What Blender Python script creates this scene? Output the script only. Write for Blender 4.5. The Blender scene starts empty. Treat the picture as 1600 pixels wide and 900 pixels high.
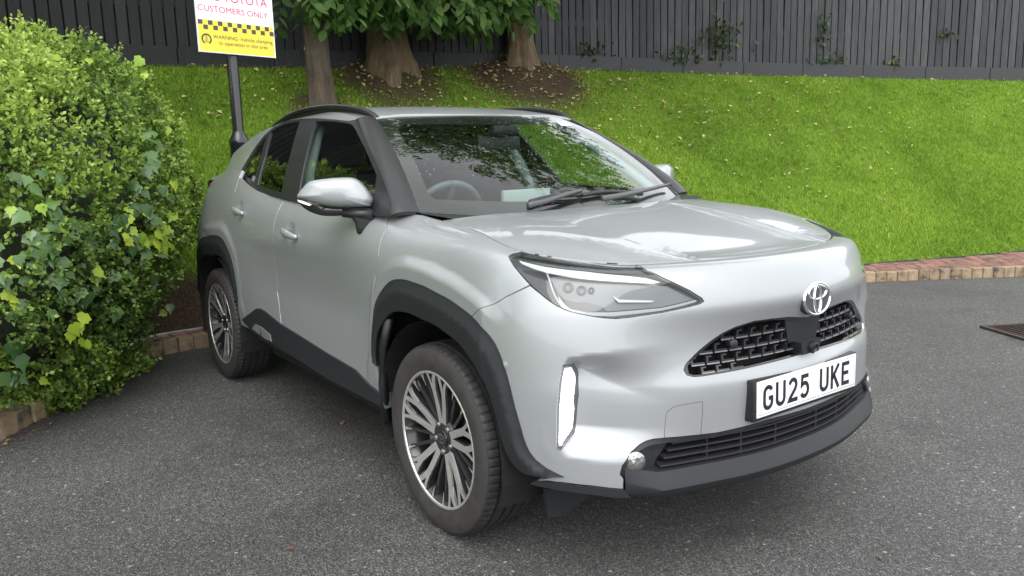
import bpy, bmesh, math, random
import numpy as np
from mathutils import Vector, Matrix
from mathutils.bvhtree import BVHTree
from mathutils.geometry import delaunay_2d_cdt

# ------------------------------------------------------------------ camera, sky, sun, exposure
scn = bpy.context.scene
COL = scn.collection
CAM_POS = np.array([2.28127543, -2.15828017, 1.30544505])
CAM_ROT = np.array([[0.58604875, -0.12097306, 0.80119435],
                    [0.80986187, 0.11905327, -0.5744128],
                    [-0.02589634, 0.98549066, 0.16774249]])
FOCAL = 1236.527                     # in pixels of the 1600 px wide photograph
cam_data = bpy.data.cameras.new('camera')
cam_data.sensor_width = 36.0
cam_data.lens = FOCAL / 1600 * 36.0
cam_data.clip_start = 0.05
cam_data.clip_end = 2000
camera = bpy.data.objects.new('camera', cam_data)
COL.objects.link(camera)
camera.matrix_world = Matrix([list(CAM_ROT[i]) + [CAM_POS[i]] for i in range(3)] + [[0, 0, 0, 1]])
scn.camera = camera

SUN_EL, SUN_AZ = math.radians(52), math.radians(-35)     # azimuth from +X towards +Y
world = bpy.data.worlds.new('World')
scn.world = world
world.use_nodes = True
wn, wl = world.node_tree.nodes, world.node_tree.links
wn.clear()
sky = wn.new('ShaderNodeTexSky')
sky.sky_type = 'NISHITA'
sky.sun_disc = False
sky.sun_elevation = SUN_EL
sky.sun_rotation = math.pi / 2 - SUN_AZ
sky.air_density = 1.0
sky.dust_density = 1.0
bw = wn.new('ShaderNodeRGBToBW')
tint = wn.new('ShaderNodeMix'); tint.data_type = 'RGBA'; tint.inputs[0].default_value = 0.88
# broken overcast: slow cloud noise in the sky direction
tc = wn.new('ShaderNodeTexCoord')
cl = wn.new('ShaderNodeTexNoise'); cl.inputs['Scale'].default_value = 2.6; cl.inputs['Detail'].default_value = 6
cr = wn.new('ShaderNodeMapRange'); cr.inputs[1].default_value = 0.3; cr.inputs[2].default_value = 0.7
cr.inputs[3].default_value = 0.85; cr.inputs[4].default_value = 1.18
mul = wn.new('ShaderNodeMix'); mul.data_type = 'RGBA'; mul.blend_type = 'MULTIPLY'; mul.inputs[0].default_value = 1.0
bg = wn.new('ShaderNodeBackground'); bg.inputs['Strength'].default_value = 0.15
wo = wn.new('ShaderNodeOutputWorld')
wl.new(sky.outputs[0], bw.inputs[0])
wl.new(sky.outputs[0], tint.inputs[6]); wl.new(bw.outputs[0], tint.inputs[7])
wl.new(tc.outputs['Generated'], cl.inputs['Vector']); wl.new(cl.outputs[0], cr.inputs[0])
flat = wn.new('ShaderNodeMix'); flat.data_type = 'RGBA'; flat.inputs[0].default_value = 0.72      # even cloud layer over the clear-sky gradient
flat.inputs[7].default_value = (6.6, 6.8, 7.0, 1)
wl.new(tint.outputs[2], flat.inputs[6]); wl.new(flat.outputs[2], mul.inputs[6]); wl.new(cr.outputs[0], mul.inputs[7])
wl.new(mul.outputs[2], bg.inputs['Color']); wl.new(bg.outputs[0], wo.inputs['Surface'])

sun_data = bpy.data.lights.new('sun', 'SUN')
sun_data.energy = .85
sun_data.angle = math.radians(50)
sun_data.color = (1.0, 0.97, 0.92)
sun = bpy.data.objects.new('sun', sun_data)
COL.objects.link(sun)
sd = Vector((math.cos(SUN_EL) * math.cos(SUN_AZ), math.cos(SUN_EL) * math.sin(SUN_AZ), math.sin(SUN_EL)))
sun.rotation_euler = sd.to_track_quat('Z', 'Y').to_euler()

scn.view_settings.view_transform = 'Standard'
scn.view_settings.look = 'None'
scn.view_settings.gamma = 1.0
scn.view_settings.exposure = 1.36
scn.render.engine = 'CYCLES'
scn.cycles.max_bounces = 10
scn.cycles.transparent_max_bounces = 24

# ------------------------------------------------------------------ helpers
rng = np.random.default_rng(7)
random.seed(7)

def pix_dir(px, py):
    return CAM_ROT @ np.array([(px - 800) / FOCAL, -(py - 450) / FOCAL, -1.0])

def pix_at(px, py, axis, val):
    d = pix_dir(px, py); i = 'xyz'.index(axis)
    return CAM_POS + d * ((val - CAM_POS[i]) / d[i])

def link(o, parent=None):
    COL.objects.link(o)
    if parent is not None:
        o.parent = parent
    return o

def empty(name, loc=(0, 0, 0), rz=0.0):
    o = bpy.data.objects.new(name, None)
    o.empty_display_size = 0.1
    o.location = loc
    o.rotation_euler = (0, 0, rz)
    return link(o)

def tag(o, label=None, cat=None, group=None, kind=None):
    if label: o['label'] = label
    if cat: o['category'] = cat
    if group: o['group'] = group
    if kind: o['kind'] = kind
    return o

def mesh_obj(name, verts, faces, mat, parent=None, smooth=False, normals=None):
    me = bpy.data.meshes.new(name)
    me.from_pydata([tuple(map(float, v)) for v in verts], [], [tuple(map(int, f)) for f in faces])
    if mat is not None:
        me.materials.append(mat)
    if smooth or normals is not None:
        me.polygons.foreach_set('use_smooth', [True] * len(me.polygons))
    me.update()
    if normals is not None:
        me.normals_split_custom_set_from_vertices([tuple(map(float, n)) for n in normals])
    return link(bpy.data.objects.new(name, me), parent)

def fast_mesh(name, V, F, mat, parent=None, smooth=False, attrs=None):
    """V (n,3), F (m,k) numpy; attrs: {name: per-vertex float}"""
    me = bpy.data.meshes.new(name)
    n, (m, k) = len(V), F.shape
    me.vertices.add(n); me.vertices.foreach_set('co', np.asarray(V, np.float32).ravel())
    me.loops.add(m * k); me.loops.foreach_set('vertex_index', F.astype(np.int32).ravel())
    me.polygons.add(m)
    me.polygons.foreach_set('loop_start', np.arange(0, m * k, k, dtype=np.int32))
    me.polygons.foreach_set('loop_total', np.full(m, k, np.int32))
    me.polygons.foreach_set('use_smooth', np.full(m, smooth))
    for a, val in (attrs or {}).items():
        at = me.attributes.new(a, 'FLOAT', 'POINT')
        at.data.foreach_set('value', np.asarray(val, np.float32))
    me.materials.append(mat)
    me.update(calc_edges=True)
    return link(bpy.data.objects.new(name, me), parent)

def bm_obj(name, bm, mat, parent=None, smooth=False, bevel=0.0, seg=2):
    if bevel > 0:
        bmesh.ops.bevel(bm, geom=[e for e in bm.edges if e.calc_face_angle(0) > 0.4], offset=bevel, segments=seg, affect='EDGES', profile=0.6)
    bmesh.ops.recalc_face_normals(bm, faces=bm.faces[:])
    me = bpy.data.meshes.new(name)
    bm.to_mesh(me); bm.free()
    me.materials.append(mat)
    if smooth:
        me.polygons.foreach_set('use_smooth', [True] * len(me.polygons))
        me.set_sharp_from_angle(angle=math.radians(38))
    return link(bpy.data.objects.new(name, me), parent)

def bm_box(bm, lo, hi, mtx=None):
    r = bmesh.ops.create_cube(bm, size=1.0)
    for v in r['verts']:
        v.co = Vector([(lo[i] + hi[i]) / 2 + v.co[i] * (hi[i] - lo[i]) for i in range(3)])
        if mtx is not None:
            v.co = mtx @ v.co
    return r['verts']

def box(name, lo, hi, mat, parent=None, bevel=0.0, smooth=False, mtx=None):
    bm = bmesh.new(); bm_box(bm, lo, hi, mtx)
    return bm_obj(name, bm, mat, parent, smooth=smooth or bevel > 0, bevel=bevel)

def tube_data(path, rad, n=8, cap=True):
    path = np.asarray(path, float)
    rad = np.broadcast_to(np.asarray(rad, float), (len(path),))
    T = np.gradient(path, axis=0); T /= np.linalg.norm(T, axis=1)[:, None] + 1e-12
    ref = np.array([0.13, 0.21, 0.97])
    V = []
    for p, t, r in zip(path, T, rad):
        a = np.cross(t, ref)
        if np.linalg.norm(a) < 0.05:
            a = np.cross(t, [1, 0, 0])
        a /= np.linalg.norm(a); b = np.cross(t, a)
        for k in range(n):
            c = 2 * math.pi * k / n
            V.append(p + r * (a * math.cos(c) + b * math.sin(c)))
    F = []
    m = len(path)
    for i in range(m - 1):
        for k in range(n):
            F.append((i * n + k, i * n + (k + 1) % n, (i + 1) * n + (k + 1) % n, (i + 1) * n + k))
    if cap:
        F.append(tuple(range(n))[::-1]); F.append(tuple((m - 1) * n + k for k in range(n)))
    return V, F

def tube(name, path, rad, mat, parent=None, n=8):
    V, F = tube_data(path, rad, n)
    return mesh_obj(name, V, F, mat, parent, smooth=True)

def smooth_step(a, b, x):
    t = np.clip((np.asarray(x, float) - a) / (b - a), 0, 1)
    return t * t * (3 - 2 * t)

# --- materials
def new_mat(name):
    m = bpy.data.materials.new(name); m.use_nodes = True
    nt = m.node_tree
    return m, nt.nodes, nt.links, nt.nodes['Principled BSDF']

def plain(name, col, rough=0.5, metal=0.0, spec=0.5, coat=0.0, var=0.0, vscale=20.0, bump=0.0, bscale=200.0):
    m, n, l, b = new_mat(name)
    b.inputs['Base Color'].default_value = (*col, 1)
    b.inputs['Roughness'].default_value = rough
    b.inputs['Metallic'].default_value = metal
    b.inputs['Specular IOR Level'].default_value = spec
    b.inputs['Coat Weight'].default_value = coat
    if var or bump:
        t = n.new('ShaderNodeTexCoord')
    if var:
        no = n.new('ShaderNodeTexNoise'); no.inputs['Scale'].default_value = vscale; no.inputs['Detail'].default_value = 5
        l.new(t.outputs['Object'], no.inputs['Vector'])
        mr = n.new('ShaderNodeMapRange'); mr.inputs[1].default_value = 0.3; mr.inputs[2].default_value = 0.7
        mr.inputs[3].default_value = 1 - var; mr.inputs[4].default_value = 1 + var
        mx = n.new('ShaderNodeMix'); mx.data_type = 'RGBA'; mx.blend_type = 'MULTIPLY'; mx.inputs[0].default_value = 1
        mx.inputs[6].default_value = (*col, 1)
        l.new(no.outputs[0], mr.inputs[0]); l.new(mr.outputs[0], mx.inputs[7]); l.new(mx.outputs[2], b.inputs['Base Color'])
        ma = n.new('ShaderNodeMath'); ma.operation = 'MULTIPLY'; ma.inputs[1].default_value = rough
        l.new(mr.outputs[0], ma.inputs[0]); l.new(ma.outputs[0], b.inputs['Roughness'])
    if bump:
        nb = n.new('ShaderNodeTexNoise'); nb.inputs['Scale'].default_value = bscale; nb.inputs['Detail'].default_value = 4
        l.new(t.outputs['Object'], nb.inputs['Vector'])
        bp = n.new('ShaderNodeBump'); bp.inputs['Strength'].default_value = bump; bp.inputs['Distance'].default_value = 0.002
        l.new(nb.outputs[0], bp.inputs['Height']); l.new(bp.outputs[0], b.inputs['Normal'])
    return m

def ramp(n, stops):
    r = n.new('ShaderNodeValToRGB')
    e = r.color_ramp.elements
    while len(e) < len(stops): e.new(0.5)
    for i, (p, c) in enumerate(stops):
        e[i].position = p; e[i].color = (*c, 1)
    return r

def glass(name, tint_col, refl=1.0, rough=0.0, ior=1.5, dirt=0.0):
    """thin pane: sees straight through, mirrors by Fresnel"""
    m, n, l, b = new_mat(name)
    n.remove(b)
    out = n['Material Output']
    tr = n.new('ShaderNodeBsdfTransparent'); tr.inputs[0].default_value = (*tint_col, 1)
    gl = n.new('ShaderNodeBsdfGlossy'); gl.inputs['Roughness'].default_value = rough
    gl.inputs[0].default_value = (refl, refl, refl, 1)
    fr = n.new('ShaderNodeFresnel')
    ge = n.new('ShaderNodeNewGeometry'); im = n.new('ShaderNodeMapRange')          # a thin pane reflects alike from both sides
    im.inputs[3].default_value = ior; im.inputs[4].default_value = 1 / ior
    l.new(ge.outputs['Backfacing'], im.inputs[0]); l.new(im.outputs[0], fr.inputs[0])
    mx = n.new('ShaderNodeMixShader')
    l.new(fr.outputs[0], mx.inputs[0]); l.new(tr.outputs[0], mx.inputs[1]); l.new(gl.outputs[0], mx.inputs[2])
    last = mx
    if dirt:
        t = n.new('ShaderNodeTexCoord')
        vo = n.new('ShaderNodeTexNoise'); vo.inputs['Scale'].default_value = 60; vo.inputs['Detail'].default_value = 8; vo.inputs['Roughness'].default_value = 0.7
        vs = n.new('ShaderNodeTexVoronoi'); vs.inputs['Scale'].default_value = 45
        l.new(t.outputs['Object'], vo.inputs['Vector']); l.new(t.outputs['Object'], vs.inputs['Vector'])
        r1 = n.new('ShaderNodeMapRange'); r1.inputs[1].default_value = 0.5; r1.inputs[2].default_value = 0.75; r1.inputs[3].default_value = 0.0; r1.inputs[4].default_value = dirt
        l.new(vo.outputs[0], r1.inputs[0])
        r2 = n.new('ShaderNodeMapRange'); r2.inputs[1].default_value = 0.16; r2.inputs[2].default_value = 0.10; r2.inputs[3].default_value = 0.0; r2.inputs[4].default_value = 0.45
        l.new(vs.outputs['Distance'], r2.inputs[0])
        few = n.new('ShaderNodeSeparateColor'); l.new(vs.outputs['Color'], few.inputs[0])
        fw = n.new('ShaderNodeMath'); fw.operation = 'GREATER_THAN'; fw.inputs[1].default_value = .86; l.new(few.outputs[0], fw.inputs[0])
        r3 = n.new('ShaderNodeMath'); r3.operation = 'MULTIPLY'; l.new(r2.outputs[0], r3.inputs[0]); l.new(fw.outputs[0], r3.inputs[1])
        mm = n.new('ShaderNodeMath'); mm.operation = 'MAXIMUM'
        l.new(r1.outputs[0], mm.inputs[0]); l.new(r3.outputs[0], mm.inputs[1])
        df = n.new('ShaderNodeBsdfDiffuse'); df.inputs[0].default_value = (0.45, 0.45, 0.42, 1)
        m2 = n.new('ShaderNodeMixShader')
        l.new(mm.outputs[0], m2.inputs[0]); l.new(mx.outputs[0], m2.inputs[1]); l.new(df.outputs[0], m2.inputs[2])
        last = m2
    l.new(last.outputs[0], out.inputs[0])
    return m
# ------------------------------------------------------------------ car: smooth body surfaces (x forward, y left, z up, front axle at x = 0)
def spline_matrix(t, tq):
    """natural cubic spline interpolation as a matrix: values at knots t -> values at tq"""
    n = len(t); h = np.diff(t)
    A = np.zeros((n, n)); B = np.zeros((n, n))
    A[0, 0] = A[-1, -1] = 1
    for i in range(1, n - 1):
        A[i, i - 1] = h[i - 1]; A[i, i] = 2 * (h[i - 1] + h[i]); A[i, i + 1] = h[i]
        B[i, i - 1] = 6 / h[i - 1]; B[i, i + 1] = 6 / h[i]; B[i, i] = -6 / h[i - 1] - 6 / h[i]
    K = np.linalg.solve(A, B)                    # second derivatives
    j = np.clip(np.searchsorted(t, tq, side='right') - 1, 0, n - 2)
    hj = h[j]; a = (t[j + 1] - tq) / hj; b = (tq - t[j]) / hj
    Mx = np.zeros((len(tq), n)); r = np.arange(len(tq))
    Mx[r, j] += a; Mx[r, j + 1] += b
    Mx += ((a ** 3 - a) * hj ** 2 / 6)[:, None] * K[j] + ((b ** 3 - b) * hj ** 2 / 6)[:, None] * K[j + 1]
    return Mx

def bspline_matrix(n, tq):
    """uniform cubic B-spline over n control rows, through the end rows; tq in [0, n-1]"""
    j = np.clip(np.floor(tq).astype(int), 0, n - 2); s = tq - j
    w = [(1 - s) ** 3 / 6, (3 * s ** 3 - 6 * s ** 2 + 4) / 6, (-3 * s ** 3 + 3 * s ** 2 + 3 * s + 1) / 6, s ** 3 / 6]
    Mx = np.zeros((len(tq), n)); r = np.arange(len(tq))
    for k in range(4):
        i = j - 1 + k
        lo, hi = i < 0, i > n - 1
        mid = ~(lo | hi)
        np.add.at(Mx, (r[mid], i[mid]), w[k][mid])
        for msk, e, e2 in ((lo, 0, 1), (hi, n - 1, n - 2)):
            np.add.at(Mx, (r[msk], np.full(msk.sum(), e)), 2 * w[k][msk])
            np.add.at(Mx, (r[msk], np.full(msk.sum(), e2)), -w[k][msk])
    return Mx

def interp1(xs, ys, q):
    o = np.argsort(xs)
    return spline_matrix(np.asarray(xs, float)[o], np.atleast_1d(np.asarray(q, float))) @ np.asarray(ys, float)[o]

# -- control net of the lower body ("skirt"): rear centre -> right side -> front centre, rocker -> belt / bonnet edge
XS = [-2.95, -2.56, -2.15, -1.75, -1.35, -.95, -.55, -.2, .1]
ROWS = []
def row(rear, zs, ws, front):
    z = zs if isinstance(zs, list) else [zs] * len(XS)
    z0 = z[0]
    r = [(x, w, zz if zz else z0) for x, w, zz in rear]
    r += list(zip(XS, ws, z))
    r += [(f[0], f[1], f[2] if len(f) > 2 else z[-1]) for f in front]
    ROWS.append(r)
def rear(dx, zz=None):
    return [(-3.31 + dx, 0, zz), (-3.30 + dx, .36, zz), (-3.25 + dx, .62, zz), (-3.13 + dx * .7, .765 - dx * .25, zz)]
row(rear(.10), .22, [.80, .83, .835, .835, .835, .835, .835, .84, .85],
    [(.355, .85), (.505, .805), (.625, .725), (.715, .61), (.775, .43), (.825, .22), (.84, 0)])
row(rear(.02), .33, [.83, .855, .86, .86, .86, .86, .86, .862, .866],
    [(.35, .865), (.505, .82), (.633, .735), (.725, .615), (.788, .43), (.838, .22), (.853, 0)])
row(rear(0), .45, [.845, .868, .868, .862, .858, .858, .862, .868, .872],
    [(.345, .872), (.50, .828), (.632, .737), (.724, .613), (.788, .43), (.840, .22), (.855, 0)])
row(rear(0), .57, [.85, .875, .872, .856, .85, .85, .858, .870, .875],
    [(.34, .872), (.50, .83), (.632, .738), (.726, .612), (.797, .43), (.850, .22), (.866, 0)])
row(rear(0), .630, [.851, .877, .872, .854, .848, .848, .857, .869, .875],
    [(.34, .870), (.497, .83), (.628, .739), (.722, .612), (.796, .435), (.851, .22), (.867, 0)])
row(rear(.01), .660, [.852, .878, .872, .852, .845, .845, .855, .868, .874],
    [(.34, .868), (.492, .83), (.616, .74), (.708, .612), (.778, .44), (.830, .22), (.845, 0)])
row(rear(.03), .76, [.85, .876, .87, .852, .846, .847, .855, .866, .870],
    [(.34, .866), (.485, .828), (.603, .74), (.690, .613), (.764, .44), (.822, .22), (.836, 0)])
row(rear(.055), .832, [.846, .871, .867, .855, .851, .852, .858, .863, .864],
    [(.336, .859), (.473, .824), (.586, .739), (.682, .614), (.778, .44), (.854, .22), (.878, 0)])
row(rear(.06), .856, [.844, .869, .865, .855, .853, .854, .858, .861, .860],
    [(.334, .855), (.468, .820), (.577, .737), (.675, .614), (.778, .44), (.858, .22), (.884, 0)])
row(rear(.09), .915, [.835, .858, .862, .862, .862, .862, .862, .855, .848],
    [(.33, .845, .91), (.452, .808, .905), (.56, .728, .90), (.66, .61, .90), (.765, .44, .90), (.845, .23, .905), (.872, 0, .91)])
row(rear(.11, 1.04), [1.05, 1.06, 1.04, 1.0, .985, .985, .99, 1.0, 1.0], [.80, .83, .845, .855, .858, .858, .855, .835, .82],
    [(.325, .81, .985), (.437, .772, .972), (.548, .696, .962), (.648, .592, .956), (.74, .437, .956), (.812, .23, .958), (.84, 0, .96)])
row(rear(.14, 1.12), [1.13, 1.15, 1.14, 1.085, 1.07, 1.065, 1.07, 1.055, 1.035], [.765, .795, .81, .825, .83, .828, .82, .77, .775],
    [(.308, .775, 1.008), (.41, .738, .993), (.515, .668, .98), (.615, .575, .972), (.71, .425, .972), (.775, .23, .974), (.80, 0, .976)])
row(rear(.18, 1.2), [1.21, 1.25, 1.24, 1.165, 1.14, 1.13, 1.118, 1.075, 1.05], [.71, .745, .75, .755, .755, .75, .735, .695, .72],
    [(.28, .738, 1.02), (.38, .70, 1.0), (.48, .635, .986), (.578, .545, .974), (.665, .40, .973), (.725, .22, .974), (.75, 0, .975)])
NET = np.array(ROWS)                                    # (rows, cols, 3) as x, w, z
_mid = NET[2:8].mean(0)
_ck = np.concatenate([[0], np.cumsum(np.linalg.norm(np.diff(_mid[:, :2], axis=0), axis=1))])
NC = len(_ck)
UMAX = _ck[-1]
# mirrored ends so that the surface is smooth across the centre plane
_ext = 4
NETX = np.concatenate([NET[:, _ext:0:-1] * [1, -1, 1], NET, NET[:, -2:-2 - _ext:-1] * [1, -1, 1]], 1)
_ckx = np.concatenate([-_ck[_ext:0:-1], _ck, 2 * UMAX - _ck[-2:-2 - _ext:-1]])
VS = 0.1                                               # v units per control row, so that (u, v) is close to metres
VMAX = VS * (len(ROWS) - 1)

ARCH_OUT_PX = [(584, 560), (584, 500), (586.8, 473.9), (598.3, 453.4), (611, 438), (626.4, 435.5), (649.4, 442), (682.6, 457.5), (718.4, 478.5), (738.8, 493.8), (759.3, 517.3), (774.6, 550.5), (784.8, 588.8), (793.8, 637.4), (805, 700), (818, 737), (832, 755), (840, 759)]
ARCH_IN_PX = [(600.9, 606), (590.7, 563.3), (592, 525), (601, 504.5), (615, 487.6), (629, 486), (662, 498.4), (698, 517.3), (723.5, 537.7), (738.8, 558), (754, 583.7), (764.4, 609), (772, 637), (781, 690), (793, 732), (808, 753), (820, 763)]
def arch_polar(px, w):
    P = np.array([pix_at(a, b, 'y', -w) for a, b in px])
    th = np.arctan2(P[:, 2] - .336, P[:, 0]); r = np.hypot(P[:, 0], P[:, 2] - .336)
    o = np.argsort(th); th, r = th[o], r[o]
    # even, lightly smoothed radius profile
    tq = np.linspace(th[0], th[-1], 80); rq = np.interp(tq, th, r)
    for _ in range(3): rq[1:-1] = .25 * rq[:-2] + .5 * rq[1:-1] + .25 * rq[2:]
    return tq, rq
ARCH_O, ARCH_I = arch_polar(ARCH_OUT_PX, .872), arch_polar(ARCH_IN_PX, .872)
def arch_rho(x, z):
    """1 on the outer edge of the wheel-arch cladding, for the nearer axle (the rear arch is the front one mirrored)"""
    rearm = x < -1.28
    xx = np.where(rearm, -(x + 2.56), x)
    th = np.arctan2(z - .336, xx); r = np.hypot(xx, z - .336)
    th = np.where(th < -2.6, th + 2 * np.pi, th)
    return r / np.interp(th, *ARCH_O), th

DRL_TOP, DRL_BOT = .705, .445
class Skirt:
    def raw(self, uv):
        uv = np.atleast_2d(uv)
        Au = spline_matrix(_ckx, uv[:, 0])
        Av = bspline_matrix(len(ROWS), np.clip(uv[:, 1] / VS, 0, len(ROWS) - 1))
        return np.einsum('ki,kj,ijc->kc', Av, Au, NETX)
    def base(self, uv):
        P = self.raw(uv); P[:, 1] *= -1
        return P
    def pos(self, uv):
        uv = np.atleast_2d(np.asarray(uv, float))
        P = self.base(uv)
        e = 1e-3
        du = self.base(uv + [e, 0]) - P; dv = self.base(uv + [0, e]) - P
        N = np.cross(du, dv); N /= np.linalg.norm(N, axis=1)[:, None] + 1e-12
        x, w, z = P[:, 0], -P[:, 1], P[:, 2]
        rho, th = arch_rho(x, z)
        # body-colour flare round the wheel arches
        side = smooth_step(.5, .8, w) * smooth_step(-3.3, -3.1, x)
        band = .874 - .30 * np.clip(x - .33, 0, 1) - .02 * smooth_step(-2.6, -3.0, x)
        d = np.clip(band - w, 0, .03) * (1 - smooth_step(1.06, 1.15, rho)) * side * smooth_step(1.02, .97, z) * smooth_step(.40, .52, z)
        # scoop in the bumper cheek beside the daytime running light
        q = uv[:, 0] - U_DRL(z)
        qq = np.clip(q, 0, .45)
        zt = DRL_TOP + .022 + .13 * qq
        zm = zt - .014 - .55 * qq
        zb = DRL_BOT - .015 - .10 * qq
        sc = smooth_step(0, .048, q) * (1 - smooth_step(.05, .43, q))
        sc *= 1 - smooth_step(zm, zt, z)
        sc *= smooth_step(zb, zb + .085 + .10 * qq, z)
        d = d - .060 * sc * (w > .2) * (x > .3)
        # dishes behind the door handles
        for hx, hz in HANDLES:
            d = d - .020 * np.exp(-(((x - hx) / .045) ** 2 + ((z - hz) / .042) ** 2) ** 2)
        # dished doors
        d = d - .006 * np.exp(-((z - .70) / .12) ** 2) * smooth_step(-1.95, -1.5, x) * smooth_step(-.35, -.7, x)
        # bonnet-line crease running down the nose
        return P + N * d[:, None]
    def normal(self, uv, e=7e-4):
        uv = np.atleast_2d(np.asarray(uv, float))
        a = np.clip(uv[:, 1], e, VMAX - e)
        uv = np.stack([uv[:, 0], a], 1)
        N = np.cross(self.pos(uv + [e, 0]) - self.pos(uv - [e, 0]), self.pos(uv + [0, e]) - self.pos(uv - [0, e]))
        N /= np.linalg.norm(N, axis=1)[:, None] + 1e-12
        return N
def U_DRL(z):
    return np.interp(z, *DRL_TAB)
DRL_TAB = ([.38, .75], [4.5, 4.5])
HANDLES = ((-1.285, .965), (-2.08, 1.035))
skirt = Skirt()

class Graph:
    """surface given by a function of two plane coordinates"""
    def __init__(self, fn): self.fn = fn
    def pos(self, uv):
        uv = np.atleast_2d(np.asarray(uv, float)); return self.fn(uv[:, 0], uv[:, 1])
    def normal(self, uv, e=1e-3):
        uv = np.atleast_2d(np.asarray(uv, float))
        N = np.cross(self.pos(uv + [e, 0]) - self.pos(uv - [e, 0]), self.pos(uv + [0, e]) - self.pos(uv - [0, e]))
        return N / (np.linalg.norm(N, axis=1)[:, None] + 1e-12)

# greenhouse side as w(x, z)
def green_w(x, z):
    w0 = interp1([-3.2, -2.9, -2.5, -2.1, -1.7, -1.2, -.8, -.4, 0], [.66, .715, .765, .79, .803, .808, .806, .800, .79], x)
    h = z - 1.1
    return w0 - .42 * h - .36 * h * h
green = Graph(lambda x, z: np.stack([x, -green_w(x, z), z], 1))
# roof as z(x, w)
def roof_z(x, w):
    zc = interp1([-3.15, -2.9, -2.5, -2.0, -1.6, -1.25, -1.0, -.86, -.7], [1.345, 1.405, 1.488, 1.546, 1.561, 1.545, 1.513, 1.486, 1.44], x)
    return zc - .014 * (w / .55) ** 2 - .036 * np.abs(w / .62) ** 8
roof = Graph(lambda x, w: np.stack([x, -w, roof_z(x, w)], 1))
# bonnet as z(x, w)
HX = [-.42, -.2, .05, .25, .42, .56, .66, .76, .84]
HZ = {0: [1.095, 1.088, 1.072, 1.05, 1.025, 1.0, .981, .972, .96],
      .2: [1.092, 1.086, 1.07, 1.048, 1.022, .997, .978, .966, .955],
      .36: [1.09, 1.084, 1.069, 1.047, 1.02, .992, .972, .955, .945],
      .5: [1.088, 1.084, 1.071, 1.048, 1.021, .990, .962, .94, .93],
      .62: [1.085, 1.08, 1.065, 1.042, 1.010, .975, .945, .93, .92],
      .74: [1.078, 1.069, 1.048, 1.024, .99, .955, .93, .91, .90],
      .82: [1.06, 1.05, 1.03, 1.0, .97, .93, .9, .88, .87]}
_hw = np.array([-.5, -.36, -.2] + list(HZ)); _hz = np.array([HZ[abs(k)] for k in _hw])
def hood_z(x, w):
    Ax = spline_matrix(np.array(HX), np.clip(x, -.42, .84)); Aw = spline_matrix(_hw, w)
    z = np.einsum('ki,kj,ij->k', Aw, Ax, _hz)
    edge = np.interp(x, [-.3, .05, .42, .7], [.42, .385, .355, .335])
    return z - .014 * (1 - smooth_step(edge - .024, edge + .004, w)) * smooth_step(-.25, .3, x)
hood = Graph(lambda x, w: np.stack([x, -w, hood_z(x, w)], 1))
# windscreen: a in 0..1 centre to edge, t in 0..1 bottom to top
def screen_pos(a, t):
    w = (.704 * (1 - t) + .555 * t) * a; a = np.abs(a)
    xb = -.10 - .23 * a ** 2.2; zb = 1.055 + .042 * a ** 2
    xt = -.862 - .088 * a ** 2; zt = 1.486 - .012 * a ** 2
    bl = 4 * t * (1 - t)
    return np.stack([xb * (1 - t) + xt * t + .016 * bl, -w, zb * (1 - t) + zt * t + .020 * bl], 1)
screen = Graph(lambda a, t: screen_pos(a / .65, t / .75))    # (a, t) scaled to about metres

# -- dense right-hand copies for turning photograph pixels into surface coordinates
def bvh_of(surf, us, vs):
    U, V = np.meshgrid(us, vs)
    uv = np.stack([U.ravel(), V.ravel()], 1)
    P = surf.pos(uv)
    nu = len(us)
    tris = []
    for j in range(len(vs) - 1):
        for i in range(nu - 1):
            a = j * nu + i
            tris += [(a, a + 1, a + nu + 1), (a, a + nu + 1, a + nu)]
    return BVHTree.FromPolygons([tuple(p) for p in P], tris), uv, P, tris
class Picker:
    def __init__(self, surf, us, vs):
        self.b, self.uv, self.P, self.t = bvh_of(surf, us, vs)
    def cast(self, o, d):
        h = self.b.ray_cast(Vector(o), Vector(d).normalized())
        if h[0] is None: return None
        tri = self.t[h[2]]; A, B, Cc = (self.P[i] for i in tri); p = np.array(h[0])
        v0, v1, v2 = B - A, Cc - A, p - A
        d00, d01, d11, d20, d21 = v0 @ v0, v0 @ v1, v1 @ v1, v2 @ v0, v2 @ v1
        den = d00 * d11 - d01 * d01
        v = (d11 * d20 - d01 * d21) / den; w = (d00 * d21 - d01 * d20) / den
        return self.uv[tri[0]] * (1 - v - w) + self.uv[tri[1]] * v + self.uv[tri[2]] * w
    def px(self, pts, strict=False):
        out = []
        for a in pts:
            r = self.cast(CAM_POS, pix_dir(*a))
            if r is not None: out.append(r)
            elif strict: print('MISS', a)
        return np.array(out)
    def side(self, x, z):
        r = self.cast((x, -3, z), (0, 1, 0))
        return r
class _Base:
    def pos(self, uv): return skirt.base(uv)
_pb = Picker(_Base(), np.linspace(4.0, UMAX, 160), np.linspace(0, VMAX, 90))
_dq = _pb.px([(870, 700), (869, 688), (869.5, 660), (870, 635), (872.5, 608), (876.5, 583), (880, 569), (885, 561)])
_dz = skirt.base(_dq)[:, 2]; _o = np.argsort(_dz)
DRL_TAB = (_dz[_o], _dq[_o, 0])
pick = Picker(skirt, np.linspace(0, UMAX, 420), np.linspace(0, VMAX, 90))
pick_g = Picker(green, np.linspace(-3.15, -.1, 80), np.linspace(1.02, 1.6, 30))
pick_h = Picker(hood, np.linspace(-.42, .84, 60), np.linspace(-.8, .8, 70))
pick_s = Picker(screen, np.linspace(-.65, .65, 50), np.linspace(0, .75, 30))

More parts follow.
